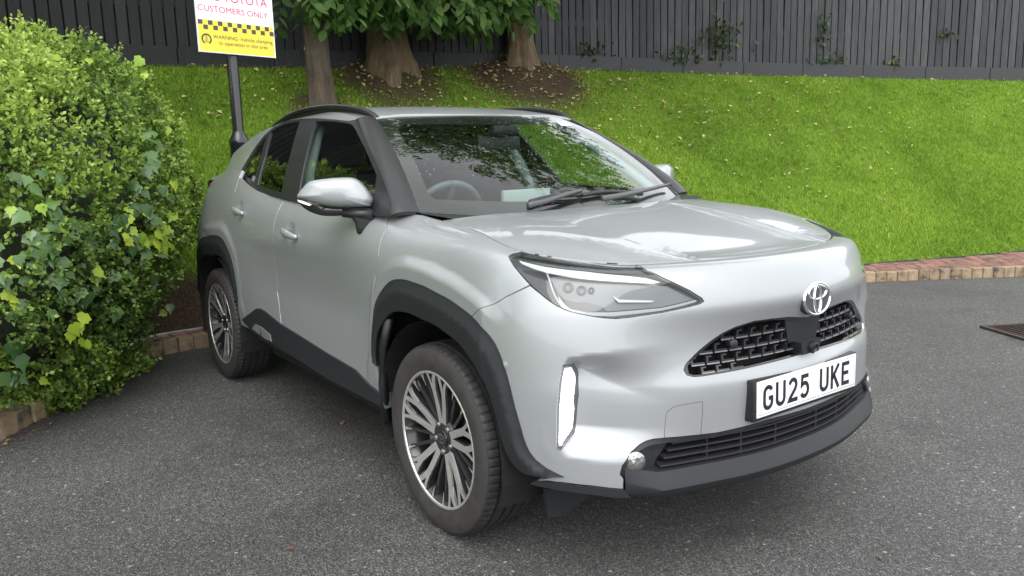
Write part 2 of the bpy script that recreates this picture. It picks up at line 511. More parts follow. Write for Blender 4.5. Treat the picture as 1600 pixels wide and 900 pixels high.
# -- panels: a polygon in surface coordinates, meshed, given an edge return and custom normals
def resample(poly, step, closed=True):
    poly = np.asarray(poly, float)
    if closed: poly = np.vstack([poly, poly[:1]])
    out = []
    for a, b in zip(poly[:-1], poly[1:]):
        n = max(1, int(math.ceil(np.linalg.norm(b - a) / step)))
        for k in range(n): out.append(a + (b - a) * k / n)
    if not closed: out.append(poly[-1])
    return np.array(out)
def smooth_curve(pts, n=6, closed=False):
    """Catmull-Rom through points"""
    P = np.asarray(pts, float); m = len(P); out = []
    for i in range(m if closed else m - 1):
        if closed: p0, p1, p2, p3 = P[(i - 1) % m], P[i], P[(i + 1) % m], P[(i + 2) % m]
        else: p0, p1, p2, p3 = P[max(i - 1, 0)], P[i], P[i + 1], P[min(i + 2, m - 1)]
        for k in range(n):
            t = k / n
            out.append(.5 * (2 * p1 + (p2 - p0) * t + (2 * p0 - 5 * p1 + 4 * p2 - p3) * t * t + (3 * p1 - p0 - 3 * p2 + p3) * t ** 3))
    if not closed: out.append(P[-1])
    return np.array(out)
def inside(poly, q):
    x, y = q[:, 0], q[:, 1]; r = np.zeros(len(q), bool)
    a = poly; b = np.roll(poly, -1, 0)
    for (x0, y0), (x1, y1) in zip(a, b):
        if y0 == y1: continue
        c = (y0 > y) != (y1 > y)
        r ^= c & (x < (x1 - x0) * (y - y0) / (y1 - y0) + x0)
    return r
def seg_dist(poly, q):
    a = poly; b = np.roll(poly, -1, 0); d = np.full(len(q), 1e9)
    for p0, p1 in zip(a, b):
        e = p1 - p0; L = e @ e + 1e-18
        t = np.clip(((q - p0) @ e) / L, 0, 1)
        d = np.minimum(d, np.linalg.norm(q - p0 - t[:, None] * e, axis=1))
    return d
def inset(poly, g):
    """shift a polygon inwards by g (small)"""
    poly = np.asarray(poly, float)
    area = .5 * np.sum(poly[:, 0] * np.roll(poly[:, 1], -1) - np.roll(poly[:, 0], -1) * poly[:, 1])
    s = 1 if area > 0 else -1
    e = np.roll(poly, -1, 0) - poly
    e /= np.linalg.norm(e, axis=1)[:, None] + 1e-12
    n = np.stack([-e[:, 1], e[:, 0]], 1) * s
    m = n + np.roll(n, 1, 0); m /= np.linalg.norm(m, axis=1)[:, None] + 1e-9
    c = np.clip(np.sum(m * n, 1), .5, 1)
    return poly + m * (g / c)[:, None]
def panel(name, surf, outline, mat, parent, step=.02, holes=(), gap=.0, off=0.0, lip=.012, mirror=False, both=False, edge=None, noedge=None, bow=None):
    """mirror: join the other half of a part that crosses the centre plane; both: also make the left-hand twin"""
    edge = edge or min(step, .014)
    def prep(p, g):
        p = np.asarray(p, float)
        q = inset(p, g) if g else p.copy()
        if mirror:                                   # keep the centre line exactly on the centre plane
            c = np.abs(surf.pos(p)[:, 1]) < 1e-5
            q[c] = p[c]
        return resample(q, edge)
    polys = [prep(outline, gap)] + [prep(h, -gap) for h in holes]
    o = polys[0]
    lo, hi = o.min(0), o.max(0)
    g = np.stack(np.meshgrid(np.arange(lo[0] + step / 2, hi[0], step), np.arange(lo[1] + step / 2, hi[1], step)), -1).reshape(-1, 2)
    g[:, 0] += ((np.round((g[:, 1] - lo[1]) / step)) % 2) * step * .5
    keep = inside(o, g) & (seg_dist(o, g) > step * .45)
    for h in polys[1:]: keep &= ~inside(h, g) & (seg_dist(h, g) > step * .45)
    g = g[keep]
    verts, edges, k = [], [], 0
    for p in polys:
        n = len(p); verts.append(p); edges += [(k + i, k + (i + 1) % n) for i in range(n)]; k += n
    pts = np.vstack(verts + [g])
    r = delaunay_2d_cdt([Vector(p) for p in pts], edges, [], 0, 1e-6)
    V2 = np.array([tuple(v) for v in r[0]])
    T = np.array([f for f in r[2] if len(f) == 3])
    cen = V2[T].mean(1)
    ok = inside(o, cen)
    for h in polys[1:]: ok &= ~inside(h, cen)
    T = T[ok]
    P, N = surf.pos(V2), surf.normal(V2)
    a = P[T[0][0]]; fn = np.cross(P[T[:, 1]] - P[T[:, 0]], P[T[:, 2]] - P[T[:, 0]])
    flip = np.sum(fn * N[T[:, 0]], 1) < 0
    # outward = away from the car's axis
    cx = np.array([-1.2, 0, .75])
    ctr, cn = P[T].mean((0, 1)), N[T].mean((0, 1))
    out = 1 if np.sum(cn * (ctr - cx)) > 0 else -1
    N = N * out
    bad = flip if out > 0 else ~flip
    T[bad] = T[bad][:, ::-1]
    dd = off(P, V2) if callable(off) else off
    Pn = P
    P = P + N * (np.asarray(dd)[:, None] if np.ndim(dd) else dd)
    if callable(off):           # normals of the offset sheet
        e = 6e-4
        def op(q):
            p, n = surf.pos(q), surf.normal(q) * out
            return p + n * np.asarray(off(p, q))[:, None]
        N2 = np.cross(op(V2 + [e, 0]) - op(V2 - [e, 0]), op(V2 + [0, e]) - op(V2 - [0, e]))
        N2 /= np.linalg.norm(N2, axis=1)[:, None] + 1e-12
        s = np.sign(np.sum(N2 * N, 1)); s[s == 0] = 1
        N = N2 * s[:, None]
    F = [tuple(t) for t in T]
    V, NN = list(P), list(N)
    if lip > 0:
        cnt = {}
        for t in F:
            for i in range(3):
                ed = (t[i], t[(i + 1) % 3]); key = tuple(sorted(ed))
                cnt[key] = None if key in cnt else ed
        bd = [e for e in cnt.values() if e is not None]
        for (i, j) in bd:
            if (mirror or noedge) and abs(P[i][1]) < 2e-3 and abs(P[j][1]) < 2e-3: continue
            k = len(V)
            w = np.cross(P[j] - P[i], N[i]); w /= np.linalg.norm(w) + 1e-12
            r1 = .0012
            V += [P[i], P[j], P[j] - N[j] * lip, P[i] - N[i] * lip]
            b1, b2 = w * .9 + N[i] * .44, w * .9 + N[j] * .44
            NN += [b1, b2, w, w]
            F.append((k + 1, k, k + 3, k + 2))
    V, NN = np.array(V), np.array(NN)
    obs = []
    if mirror:
        n = len(V)
        Vm, Nm = V * [1, -1, 1], NN * [1, -1, 1]
        c = np.abs(V[:, 1]) < 2e-3
        NN[c, 1] = 0; Nm[c, 1] = 0
        F2 = [tuple(n + i for i in f[::-1]) for f in F]
        obs.append(mesh_obj(name, np.vstack([V, Vm]), F + F2, mat, parent, normals=np.vstack([NN, Nm])))
    else:
        obs.append(mesh_obj(name, V, F, mat, parent, normals=NN))
        if both:
            obs.append(mesh_obj(name, V * [1, -1, 1], [f[::-1] for f in F], mat, parent, normals=NN * [1, -1, 1]))
    return obs if both else obs[0]
def flip_y(o):
    """left-hand twin of a right-hand part (own mesh)"""
    me = o.data
    V = np.array([v.co[:] for v in me.vertices]) * [1, -1, 1]
    F = [tuple(p.vertices)[::-1] for p in me.polygons]
    n = mesh_obj(o.name.split('.')[0], V, F, me.materials[0], o.parent)
    n.data.polygons.foreach_set('use_smooth', [p.use_smooth for p in me.polygons][:len(n.data.polygons)])
    return n
# ------------------------------------------------------------------ car materials
def car_paint():
    m, n, l, b = new_mat('silver_paint')
    t = n.new('ShaderNodeTexCoord')
    b.inputs['Base Color'].default_value = (.335, .348, .358, 1)
    b.inputs['Metallic'].default_value = .42
    b.inputs['Roughness'].default_value = .36
    b.inputs['Coat Weight'].default_value = .75
    b.inputs['Coat IOR'].default_value = 1.45
    b.inputs['Coat Roughness'].default_value = .035
    # dust and dried rain marks
    no = n.new('ShaderNodeTexNoise'); no.inputs['Scale'].default_value = 9; no.inputs['Detail'].default_value = 9; no.inputs['Roughness'].default_value = .68
    l.new(t.outputs['Object'], no.inputs['Vector'])
    mr = n.new('ShaderNodeMapRange'); mr.inputs[1].default_value = .35; mr.inputs[2].default_value = .72; mr.inputs[3].default_value = .03; mr.inputs[4].default_value = .065
    l.new(no.outputs[0], mr.inputs[0]); l.new(mr.outputs[0], b.inputs['Coat Roughness'])
    fl = n.new('ShaderNodeTexNoise'); fl.inputs['Scale'].default_value = 900; fl.inputs['Detail'].default_value = 1
    l.new(t.outputs['Object'], fl.inputs['Vector'])
    fr = n.new('ShaderNodeMapRange'); fr.inputs[3].default_value = .30; fr.inputs[4].default_value = .48
    l.new(fl.outputs[0], fr.inputs[0]); l.new(fr.outputs[0], b.inputs['Roughness'])
    return m
M_PAINT = car_paint()
M_BLACK = plain('black_trim_plastic', (.014, .0145, .016), .42, var=.12, vscale=30)
M_CLAD = plain('grey_black_cladding', (.017, .0185, .021), .5, spec=.35, var=.04, vscale=8, bump=.15, bscale=900)
M_GLOSSBLK = plain('gloss_black', (.012, .012, .013), .12, coat=.6)
M_PILLAR = plain('satin_black_pillar', (.013, .013, .014), .36, var=.06)
M_DARK = plain('dark_void', (.006, .006, .006), .8)
M_CHROME = plain('chrome', (.82, .82, .83), .08, metal=1.0)
M_RUBBER = plain('tyre_rubber', (.021, .020, .020), .62, var=.2, vscale=40)
M_SIDEWALL = plain('dusty_sidewall', (.036, .032, .031), .70, var=.15, vscale=25)
M_MACH = plain('machined_alloy', (.72, .70, .68), .30, metal=.75, var=.06, vscale=60)
M_WHEELDARK = plain('dark_wheel_paint', (.035, .034, .036), .28, metal=.3, coat=.5)
M_STEEL = plain('brake_steel', (.42, .41, .40), .4, metal=1.0, var=.2)
M_GLASS = glass('window_glass', (.70, .78, .74), ior=1.75)
M_GLASSDARK = glass('privacy_glass', (.06, .07, .07), ior=1.8)
M_SCREEN = glass('windscreen_glass', (.70, .78, .74), ior=1.5, dirt=.04)
M_LENS = glass('headlamp_lens', (.92, .94, .94), ior=1.5)

# ------------------------------------------------------------------ car body
car = empty('parked_car', (0, 0, 0))
tag(car, 'silver compact crossover car with black wheel-arch cladding parked on the asphalt', 'car')

R9 = lambda u: skirt.pos(np.stack([np.atleast_1d(u), np.full(np.size(u), VMAX)], 1))
def to_px(P):
    q = (np.atleast_2d(P) - CAM_POS) @ CAM_ROT
    return np.stack([800 + FOCAL * q[:, 0] / -q[:, 2], 450 - FOCAL * q[:, 1] / -q[:, 2]], 1)
_uu = np.linspace(_ck[8], UMAX, 900); _R9 = R9(_uu); _R9px = to_px(_R9)
def r9_near(px, py): return float(_uu[np.argmin(np.hypot(_R9px[:, 0] - px, _R9px[:, 1] - py))])
def r9_run(u0, u1, n=40): return np.stack([np.linspace(u0, u1, n), np.full(n, VMAX)], 1)

# bonnet: corrected so that its rim meets the wings and nose
_rim = _R9[_R9[:, 0] > -.3]
_rimd = _rim[:, 2] - hood_z(_rim[:, 0], -_rim[:, 1])
_hood_z0 = hood_z
def hood_z(x, w):
    x, w = np.asarray(x, float), np.asarray(w, float)
    d2 = (x[:, None] - _rim[None, :, 0]) ** 2 + (np.abs(w)[:, None] + _rim[None, :, 1]) ** 2
    i = d2.argmin(1); d = np.sqrt(d2[np.arange(len(x)), i])
    return _hood_z0(x, w) + _rimd[i] * np.exp(-(d / .10) ** 2)
u_hr = float(_uu[np.argmin(np.abs(_R9[:, 0] + .185))])           # bonnet rear corner
_hr = R9(u_hr)[0]
hood_edge = np.stack([_R9[:, 0], -_R9[:, 1]], 1)[_uu >= u_hr][::6]
hood_edge = np.vstack([hood_edge, [[_R9[-1, 0], 0]]]) if hood_edge[-1, 1] > 1e-4 else hood_edge
hood_out = np.vstack([hood_edge, [[-.15, 0], [-.155, .25], [-.165, .5]]])
def hood_poly():
    p = inset(hood_out, .004)
    p[np.abs(hood_out[:, 1]) < 1e-6, 1] = 0
    return p
panel('bonnet', hood, hood_poly(), M_PAINT, car, step=.012, mirror=True, lip=.02)

# shut lines on the skirt
px = pick.px
LINE_B = px([(446, 312), (435.7, 327.8), (429.2, 345), (427, 363.9), (427.3, 378.3), (428.5, 400), (430, 418), (433.3, 456.7), (437.5, 490), (439.5, 505), (440, 520), (437, 538)])
LINE_F = px([(609, 337), (604.2, 356.4), (591.5, 400), (585.5, 430), (583.2, 450), (581.7, 480), (582.3, 510), (584, 540), (585.2, 575), (585.7, 606), (586.5, 622)])
LINE_R = px([(374, 276), (367, 300), (357, 325.6), (353.4, 340.8), (346, 354), (342.6, 362.4), (343, 372)])
BELT = px([(374, 276), (380, 282), (387.4, 288.2), (402, 297.6), (421, 304), (446, 310.5), (463.4, 314.3), (500, 322), (545, 330), (587, 336.4), (609, 336)])
LINE_W = px([(829, 446), (790, 464), (754.2, 480.3), (745, 487), (738, 494)])
VB = .035
VBD = .155
def arch_uv(axle, scale, t0, t1, n=40, inner=False):
    out = []
    for th in np.linspace(t0, t1, n):
        r = np.interp(th, *(ARCH_I if inner else ARCH_O)) * scale
        x, z = r * math.cos(th), .336 + r * math.sin(th)
        if axle: x = -2.56 - x
        q = pick.side(x, max(z, .23))
        if q is not None: out.append(q)
    return np.array(out)
TH0, TH1 = ARCH_O[0][0], ARCH_O[0][-1]
AF = arch_uv(0, .965, TH0, TH1)           # front of front arch -> rear of front arch
AR = arch_uv(1, .965, TH1, TH0)           # front side of rear arch (facing doors) ... mirrored
HL_LOW = px([(800, 395), (794.3, 399), (797, 406), (803.4, 416.3), (816, 431), (828.9, 445), (845, 459), (860.7, 471.6), (873, 479.5), (886.2, 485.4), (905, 490.5), (928.7, 495), (945, 497), (962.7, 498.1), (985, 496), (1035, 488.6), (1070, 481), (1093, 475), (1099.5, 471), (1096, 465.5), (1077.5, 454), (1035, 433.8), (1010, 422.5)])
u_h0, u_h1 = r9_near(815, 393), r9_near(994, 416)
HL = np.vstack([r9_run(u_h1, u_h0, 16), HL_LOW])

def cut(line, a, b):  # part of a polyline by fraction
    return line[a:b]
# front door
panel('front_door', skirt, np.vstack([BELT[5:], LINE_F, [[LINE_F[-1, 0], VBD]], [[LINE_B[-1, 0], VBD]], LINE_B[::-1][:-1]]), M_PAINT, car, gap=.002, both=True, lip=.02, step=.014)
# rear door: front shut line, sill, rear arch, rear shut line, belt
iR = np.argmin(np.hypot(*(AR - LINE_R[-1]).T))
archpart = [p for p in AR if p[1] > VB]
AR_door = AR[:iR + 1] if AR[0, 0] > AR[-1, 0] else AR[::-1][:len(AR) - iR]
panel('rear_door', skirt, np.vstack([BELT[:6], LINE_B[1:], [[LINE_B[-1, 0], VBD]], [[AR_door[np.argmax(AR_door[:, 1] > VBD), 0], VBD]], AR_door[AR_door[:, 1] > VBD], LINE_R[::-1][1:-1]]), M_PAINT, car, gap=.002, both=True, lip=.02, step=.014)
# front wing
iW = np.argmin(np.hypot(*(AF - LINE_W[-1]).T))
u_w = float(_uu[np.argmin(np.abs(_R9[:, 0] + .30))])
HL_outer = HL_LOW[:6]
FW = np.vstack([LINE_F[::-1], [[u_w - .05, VMAX - .012]], r9_run(u_w, u_h0, 30), HL_outer, LINE_W[1:], AF[iW:][AF[iW:, 1] > VBD], [[AF[-1, 0], VBD], [LINE_F[-1, 0], VBD]]])
panel('front_wing', skirt, FW, M_PAINT, car, gap=.0024, both=True, lip=.02, step=.011)

# front bumper with its openings
GRILLE_PX = [(1069, 578), (1071, 571), (1074.7, 566), (1092, 549), (1112, 532.7), (1131, 520), (1150, 511), (1178.7, 502), (1205, 498.5), (1230.7, 495.7)]
GRILLE_LO = [(1242, 556), (1200, 567), (1155.5, 577.4), (1125, 583), (1097.8, 587.5), (1084, 588.5), (1074, 586)]
g1, g2 = px(GRILLE_PX), px(GRILLE_LO)
vt, vb2 = g1[-1, 1], g2[0, 1]
GR = np.vstack([g1, [[UMAX, vt - .02]], [[UMAX, vb2]], g2])
LG_PX = [(975, 748), (969.5, 741), (973, 728), (986.7, 707.4), (1000.5, 695.3), (1010, 690), (1021, 687), (1041.8, 685), (1080, 681.5), (1120, 677), (1160, 668), (1200, 656)]
lg = px(LG_PX)
LGV = .075
LG_TOP = np.vstack([lg, [[UMAX, lg[-1, 1]]]])
DRL_PX = [(869, 688), (869.5, 660), (870, 635), (872.5, 608), (876.5, 583), (880, 569), (884, 563)]
drl_u = px(DRL_PX)
HLb = HL_LOW[5:]
FB_BOT = px([(974.5, 765), (950, 763), (928, 760), (883, 755), (855, 752), (838, 751)])
iB = np.argmin(np.abs(AF[:, 1] - FB_BOT[-1, 1]) + (np.arange(len(AF)) > len(AF) // 2) * 9)
FB = np.vstack([LINE_W[::-1], HLb[1:], r9_run(u_h1, UMAX, 30), LG_TOP[::-1], FB_BOT, AF[iB:iW + 1]])
def v_at_z(u, z):
    vv = np.linspace(0, VMAX, 400); zz_ = skirt.base(np.stack([np.full(400, u), vv], 1))[:, 2]
    return float(np.interp(z, zz_, vv))
def drl_q(f, q0, q1): return np.interp(f, [0, .06, .16, .6, .9, 1], [q0 + .006, q1 * .45, q1 * .85, q1, q1 * .9, q1 * .55])
_z = np.linspace(.452, .704, 26); _f = np.linspace(0, 1, 26)
_ul, _ur = U_DRL(_z) + .002, U_DRL(_z) + drl_q(_f, .002, .050)
DRL_HOLE = np.vstack([[(u, v_at_z(u, z)) for u, z in zip(_ul, _z)], [(u, v_at_z(u, z)) for u, z in zip(_ur[::-1], _z[::-1])]])
panel('front_bumper', skirt, FB, M_PAINT, car, step=.011, holes=[GR, DRL_HOLE], gap=.0024, mirror=True, lip=.022, edge=.009)
# rear quarter and rear bumper
AR_q = (AR[iR:] if AR[0, 0] > AR[-1, 0] else AR[::-1][len(AR) - 1 - iR:])
QU = np.vstack([LINE_R, AR_q[1:], [[AR_q[-1, 0], VB], [0, VB], [0, VMAX], [LINE_R[0, 0], VMAX]]])
panel('rear_quarter', skirt, QU, M_PAINT, car, step=.018, gap=.0012, mirror=True, lip=.02)

# roof and greenhouse
gx = np.linspace(-2.98, -.95, 60)
def roof_join(x):
    w = np.full(len(x), .58)
    for _ in range(60): w = .5 * w + .5 * green_w(x, roof_z(x, w))
    return w
gw = roof_join(gx); gz = roof_z(gx, gw)
ROOF = np.vstack([np.stack([gx, gw], 1), [[-.932, .45], [-.885, .25], [-.864, 0], [-2.98, 0]]])
panel('roof', roof, ROOF, M_PAINT, car, step=.03, mirror=True, lip=.015)
gp = pick_g.px
DLO_TOP = gp([(374.5, 273), (378, 265), (385, 252), (400, 228.6), (412.8, 211.8), (427.5, 199), (448.6, 189.6), (469.7, 186), (495, 184.7), (524.6, 186.8), (545, 189), (556, 187)])
DLO_BOT = gp([(587, 337.5), (545, 331), (500, 323), (463.4, 315.3), (446, 311.5), (421, 305), (402, 298.6), (387.4, 289.2), (380, 283)])
PIL_E = gp([(611, 337), (611, 325), (609, 312), (592, 264.5), (571, 222), (556, 187)])
G_FRONT = gp([(423, 205), (444.4, 193.8), (469.7, 189.6)])
W_FRONT = gp([(493.5, 189.6), (507.7, 188.5), (528.8, 190.2), (546, 193), (551, 196), (556, 203), (571, 232.9), (585.8, 266.6), (589, 274), (584, 309), (583.5, 327), (545, 322), (500, 314), (466.6, 307), (478, 245.5)])
W_REAR = gp([(423.5, 206), (433, 199), (444.4, 193.8), (469, 189.6), (461, 215), (452.9, 245.5), (440, 300.5), (423.3, 296), (402.5, 288.5), (413.8, 245.5)])
W_QUART = gp([(418, 209), (400, 232.9), (383.2, 260.3), (379.5, 267.5), (381, 272.5), (387, 277.5), (397.5, 285.6), (408, 245)])
DLO = np.vstack([DLO_TOP, PIL_E[::-1][1:], DLO_BOT])
panel('window_surround', green, DLO, M_BLACK, car, step=.03, holes=[W_FRONT, W_REAR, W_QUART], both=True, lip=.012, off=.001)
panel('front_door_glass', green, inset(W_FRONT, -.006), M_GLASS, car, step=.04, both=True, lip=0, off=-.006)
panel('rear_door_glass', green, inset(W_REAR, -.006), M_GLASSDARK, car, step=.04, both=True, lip=0, off=-.006)
panel('quarter_glass', green, inset(W_QUART, -.005), M_GLASSDARK, car, step=.04, both=True, lip=0, off=-.006)
# roof side frame and D-pillar in body colour
zr9 = interp1(gx, gz, gx)
rearx = np.array([-2.98, -2.88, -2.6, -2.35])
rq = np.stack([rearx, np.array([1.10, 1.12, 1.14, 1.15])], 1)
GS = np.vstack([np.stack([gx, gz], 1), DLO_TOP[::-1], gp([(380, 284), (387, 291)]), rq[::-1]])
panel('roof_side', green, GS, M_PAINT, car, step=.03, both=True, lip=.012)
# windscreen pillars
e1 = screen_pos(np.ones(30), np.linspace(0, 1, 30))
pe = smooth_curve(PIL_E, 8); pe3 = green.pos(pe)
_s = np.concatenate([[0], np.cumsum(np.linalg.norm(np.diff(pe3, axis=0), axis=1))]); _s /= _s[-1]
def pillar_pos(s, t):
    t = np.clip(t, 0, 1)
    a = np.stack([np.interp(t, _s, pe3[:, i]) for i in range(3)], 1)
    b = screen_pos(np.ones(len(t)), t)
    o = np.array([.45, -.75, .5]); o = o / np.linalg.norm(o)
    return a * (1 - s)[:, None] + b * s[:, None] + o * (.016 * 4 * s * (1 - s))[:, None] + o * .002
pillar = Graph(lambda s, t: pillar_pos(s / .10, t / .75))
panel('windscreen_pillar', pillar, np.array([(0, 0), (.1, 0), (.1, .75), (0, .75)]), M_PILLAR, car, step=.02, both=True, lip=.02)
panel('windscreen', screen, np.array([(0, 0), (.65, 0), (.65, .75), (0, .75)]), M_SCREEN, car, step=.04, mirror=True, lip=0)
# ------------------------------------------------------------------ car: cladding
def arch_clad_off(P, q):
    x, z = P[:, 0], P[:, 2]
    rearm = x < -1.28
    xx = np.where(rearm, -(x + 2.56), x)
    th = np.arctan2(z - .336, xx); th = np.where(th < -2.6, th + 2 * np.pi, th)
    r = np.hypot(xx, z - .336)
    ri, ro = np.interp(th, *ARCH_I), np.interp(th, *ARCH_O)
    t = np.clip((r - ri) / np.maximum(ro - ri, .01), -.1, 1.1)
    return np.interp(t, [-.1, 0, .5, .62, .94, 1.1], [.006, .010, .016, .0155, .004, .002])
for axle in (0, 1):
    o = arch_uv(axle, 1.0, TH0, TH1, 60)
    i = arch_uv(axle, 1.0, max(TH0, ARCH_I[0][0]), min(TH1, ARCH_I[0][-1]), 60, inner=True)
    panel('wheel_arch_cladding', skirt, np.vstack([o, i[::-1]]), M_CLAD, car, step=.014, both=True, lip=.045, off=arch_clad_off)
SILL_T = px([(380, 499), (392, 490), (403, 482), (408, 482), (414, 485.5), (438, 505), (480, 531), (513, 552), (545, 570.5), (557, 577.5), (566.7, 588), (578, 600), (588, 608), (598, 616)])
SILL_B = px([(605, 638), (586, 628), (550, 609.5), (513, 590), (475, 566), (437, 542.5), (412, 528), (396, 518)])
panel('sill_cladding', skirt, np.vstack([SILL_T, SILL_B]), M_CLAD, car, step=.02, both=True, lip=.06, off=.009)
badge = px([(397, 513), (402, 506), (411, 510), (425, 522), (427.5, 533), (418, 529)])
panel('sill_badge', skirt, badge, plain('sill_badge_grey', (.14, .15, .15), .35), car, step=.03, both=True, lip=.003, off=.012)
VAL_B = px([(986, 778), (960, 777), (928, 773), (883, 767), (846, 760.5), (828, 756)])
panel('front_valance', skirt, np.vstack([FB_BOT, VAL_B[::-1]]), M_CLAD, car, step=.02, both=True, lip=.05, off=.002)

# wheel wells and underbody
def well(xc):
    bm = bmesh.new()
    n = 20; prof = []
    for k in range(n + 1):
        a = -.30 + (math.pi + .6) * k / n
        prof.append((xc + .405 * math.cos(a), .345 + .405 * math.sin(a)))
    V = [(x, -.868, z) for x, z in prof] + [(x, -.50, z) for x, z in prof]
    F = [(i, i + 1, n + 2 + i, n + 1 + i) for i in range(n)]
    F.append(tuple(range(n + 1, 2 * n + 2)))
    return V, F
for xc in (0, -2.56):
    V, F = well(xc)
    for s in (1, -1):
        mesh_obj('wheel_well', [(a, b * s, c) for a, b, c in V], F, M_DARK, car, smooth=False)
# splash-guard edge and screw heads inside the front well
tube('wheel_well_edge', [(-.385, -.855, .30), (-.395, -.86, .45), (-.37, -.862, .60), (-.31, -.862, .72)], .018, M_BLACK, car)
tube('wheel_well_edge', [(-.385, .855, .30), (-.395, .86, .45), (-.37, .862, .60), (-.31, .862, .72)], .018, M_BLACK, car)
box('underbody', (-3.15, -.68, .24), (.42, .68, .30), M_DARK, car)
box('underfloor_light_block', (-2.12, -.70, .21), (-.46, .70, .37), M_DARK, car)  # added dark box that blocks light, deepening the shadow under the car
box('bumper_core', (.40, -.52, .30), (.70, .52, .60), M_DARK, car)
pf = [pix_at(a, b, 'x', .46) for a, b in ((852, 764), (857, 810), (880, 806), (917, 778), (917, 766))]
mesh_obj('air_deflector', [tuple(p) for p in pf] + [tuple(p - np.array([.012, 0, 0])) for p in pf], [(0, 1, 2, 3, 4), (9, 8, 7, 6, 5)] + [(i, i + 5, (i + 1) % 5 + 5, (i + 1) % 5) for i in range(5)], M_CLAD, car)
mesh_obj('air_deflector', [(p[0], -p[1], p[2]) for p in pf] + [(p[0] - .012, -p[1], p[2]) for p in pf], [(4, 3, 2, 1, 0), (5, 6, 7, 8, 9)] + [((i + 1) % 5, (i + 1) % 5 + 5, i + 5, i) for i in range(5)], M_CLAD, car)

# ------------------------------------------------------------------ front: lip, lower grille, upper grille
def sweep_front(name, mat, prof, u0, u1, zref, parent=car, n=70, taper=None, both=False, mirror=True):
    """prof: list of (outward, z) along the bumper contour"""
    us = np.linspace(u0, u1, n)
    vz = np.interp(zref, skirt.base(np.stack([np.full(60, u1), np.linspace(0, VMAX, 60)], 1))[:, 2], np.linspace(0, VMAX, 60))
    B = skirt.base(np.stack([us, np.full(n, vz)], 1))
    T = np.gradient(B, axis=0); T[:, 2] = 0
    if abs(B[-1, 1]) < 1e-4: T[-1] = [0, 1, 0]
    N = np.stack([T[:, 1], -T[:, 0], np.zeros(n)], 1); N /= np.linalg.norm(N, axis=1)[:, None]
    V, F = [], []
    m = len(prof)
    for k in range(n):
        tp = taper(k / (n - 1)) if taper else 1
        for (o, z) in prof:
            p = B[k] + N[k] * (o * tp if o > 0 else o); V.append((p[0], p[1], z + (.030 * (1 - tp) if taper else 0)))
    for k in range(n - 1):
        for j in range(m - 1):
            F.append((k * m + j, (k + 1) * m + j, (k + 1) * m + j + 1, k * m + j + 1))
    if not mirror:
        return mesh_obj(name, V, F, mat, parent, smooth=True)
    nv = len(V)
    V2 = [(x, -y, z) for x, y, z in V]
    ob = mesh_obj(name, V + V2, F + [tuple(nv + i for i in f[::-1]) for f in F], mat, parent, smooth=True)
    bmx = bmesh.new(); bmx.from_mesh(ob.data); bmesh.ops.remove_doubles(bmx, verts=bmx.verts, dist=1e-4); bmesh.ops.recalc_face_normals(bmx, faces=bmx.faces); bmx.to_mesh(ob.data); bmx.free()
    ob.data.set_sharp_from_angle(angle=math.radians(35))
    return ob
u_lip = lg[0, 0] + .004
LIPP = [(-.06, .386), (-.008, .375), (.017, .334), (.019, .328), (.012, .308), (.0, .298), (-.10, .288)]
sweep_front('front_lip', M_CLAD, LIPP, u_lip, UMAX, .33, taper=lambda t: .1 + .9 * min(1, t / .16))
# lower grille
LGP = lambda u, v, d: skirt.base([[u, v]])[0] - skirt.normal([[u, v]])[0] * -d
lgb = np.vstack([LG_TOP, [[UMAX, .05]], [[lg[0, 0], .05]]])
panel('lower_grille_backing', skirt, lgb, M_DARK, car, step=.03, mirror=True, lip=0, off=-.075)
rim = inset(lgb, .010); rim[lgb[:, 0] >= UMAX - 1e-6, 0] = UMAX
panel('lower_grille_frame', skirt, np.vstack([LG_TOP, inset(LG_TOP[::-1], 0) - [0, .012]]), M_BLACK, car, step=.02, mirror=True, lip=.05, off=-.004)
bz = lg[0, 0]
bez = np.vstack([lg[:8] + [.006, -.004], [[lg[7, 0] + .02, lg[7, 1] - .02]], [[bz + .115, .16]], [[bz + .10, .10]], [[bz + .01, .085]]])
panel('fog_lamp_bezel', skirt, bez, M_CLAD, car, step=.014, both=True, lip=.03, off=lambda P, q: -.010 - .030 * smooth_step(bz + .03, bz + .12, q[:, 0]))
M_SLAT = plain('grille_slat_black', (.030, .030, .033), .34, coat=.2)
slat_px = [(1116, 686), (1116, 696), (1116, 707), (1116, 718.5), (1116, 730)]
sl = px(slat_px)
def strip(name, pts_uv, depth, h, d0, mat, parent, mirror=True):
    P = skirt.base(pts_uv); N = skirt.normal(pts_uv)
    N[:, 2] = 0; N /= np.linalg.norm(N, axis=1)[:, None]
    A = P + N * d0; Bk = P + N * (d0 - depth)
    up = np.array([0, 0, h / 2])
    n = len(P)
    V = np.vstack([A + up * .55, A - up * .55, Bk - up, Bk + up])
    F = []
    for k in range(n - 1):
        for j in range(4):
            F.append((j * n + k, j * n + k + 1, ((j + 1) % 4) * n + k + 1, ((j + 1) % 4) * n + k))
    F.append((0, 3 * n, 2 * n, n))
    if not mirror:
        F.append((n - 1, 2 * n - 1, 3 * n - 1, 4 * n - 1))
        return mesh_obj(name, V, F, mat, parent)
    m = len(V)
    ob = mesh_obj(name, np.vstack([V, V * [1, -1, 1]]), F + [tuple(m + i for i in f[::-1]) for f in F], mat, parent)
    bmx = bmesh.new(); bmx.from_mesh(ob.data); bmesh.ops.remove_doubles(bmx, verts=bmx.verts, dist=1e-4); bmesh.ops.recalc_face_normals(bmx, faces=bmx.faces); bmx.to_mesh(ob.data); bmx.free()
    return ob
lower_grille = sweep_front('lower_grille', M_SLAT, [(-.05, .345), (-.03, .352), (-.012, .366)], u_lip + .1, UMAX, .33)
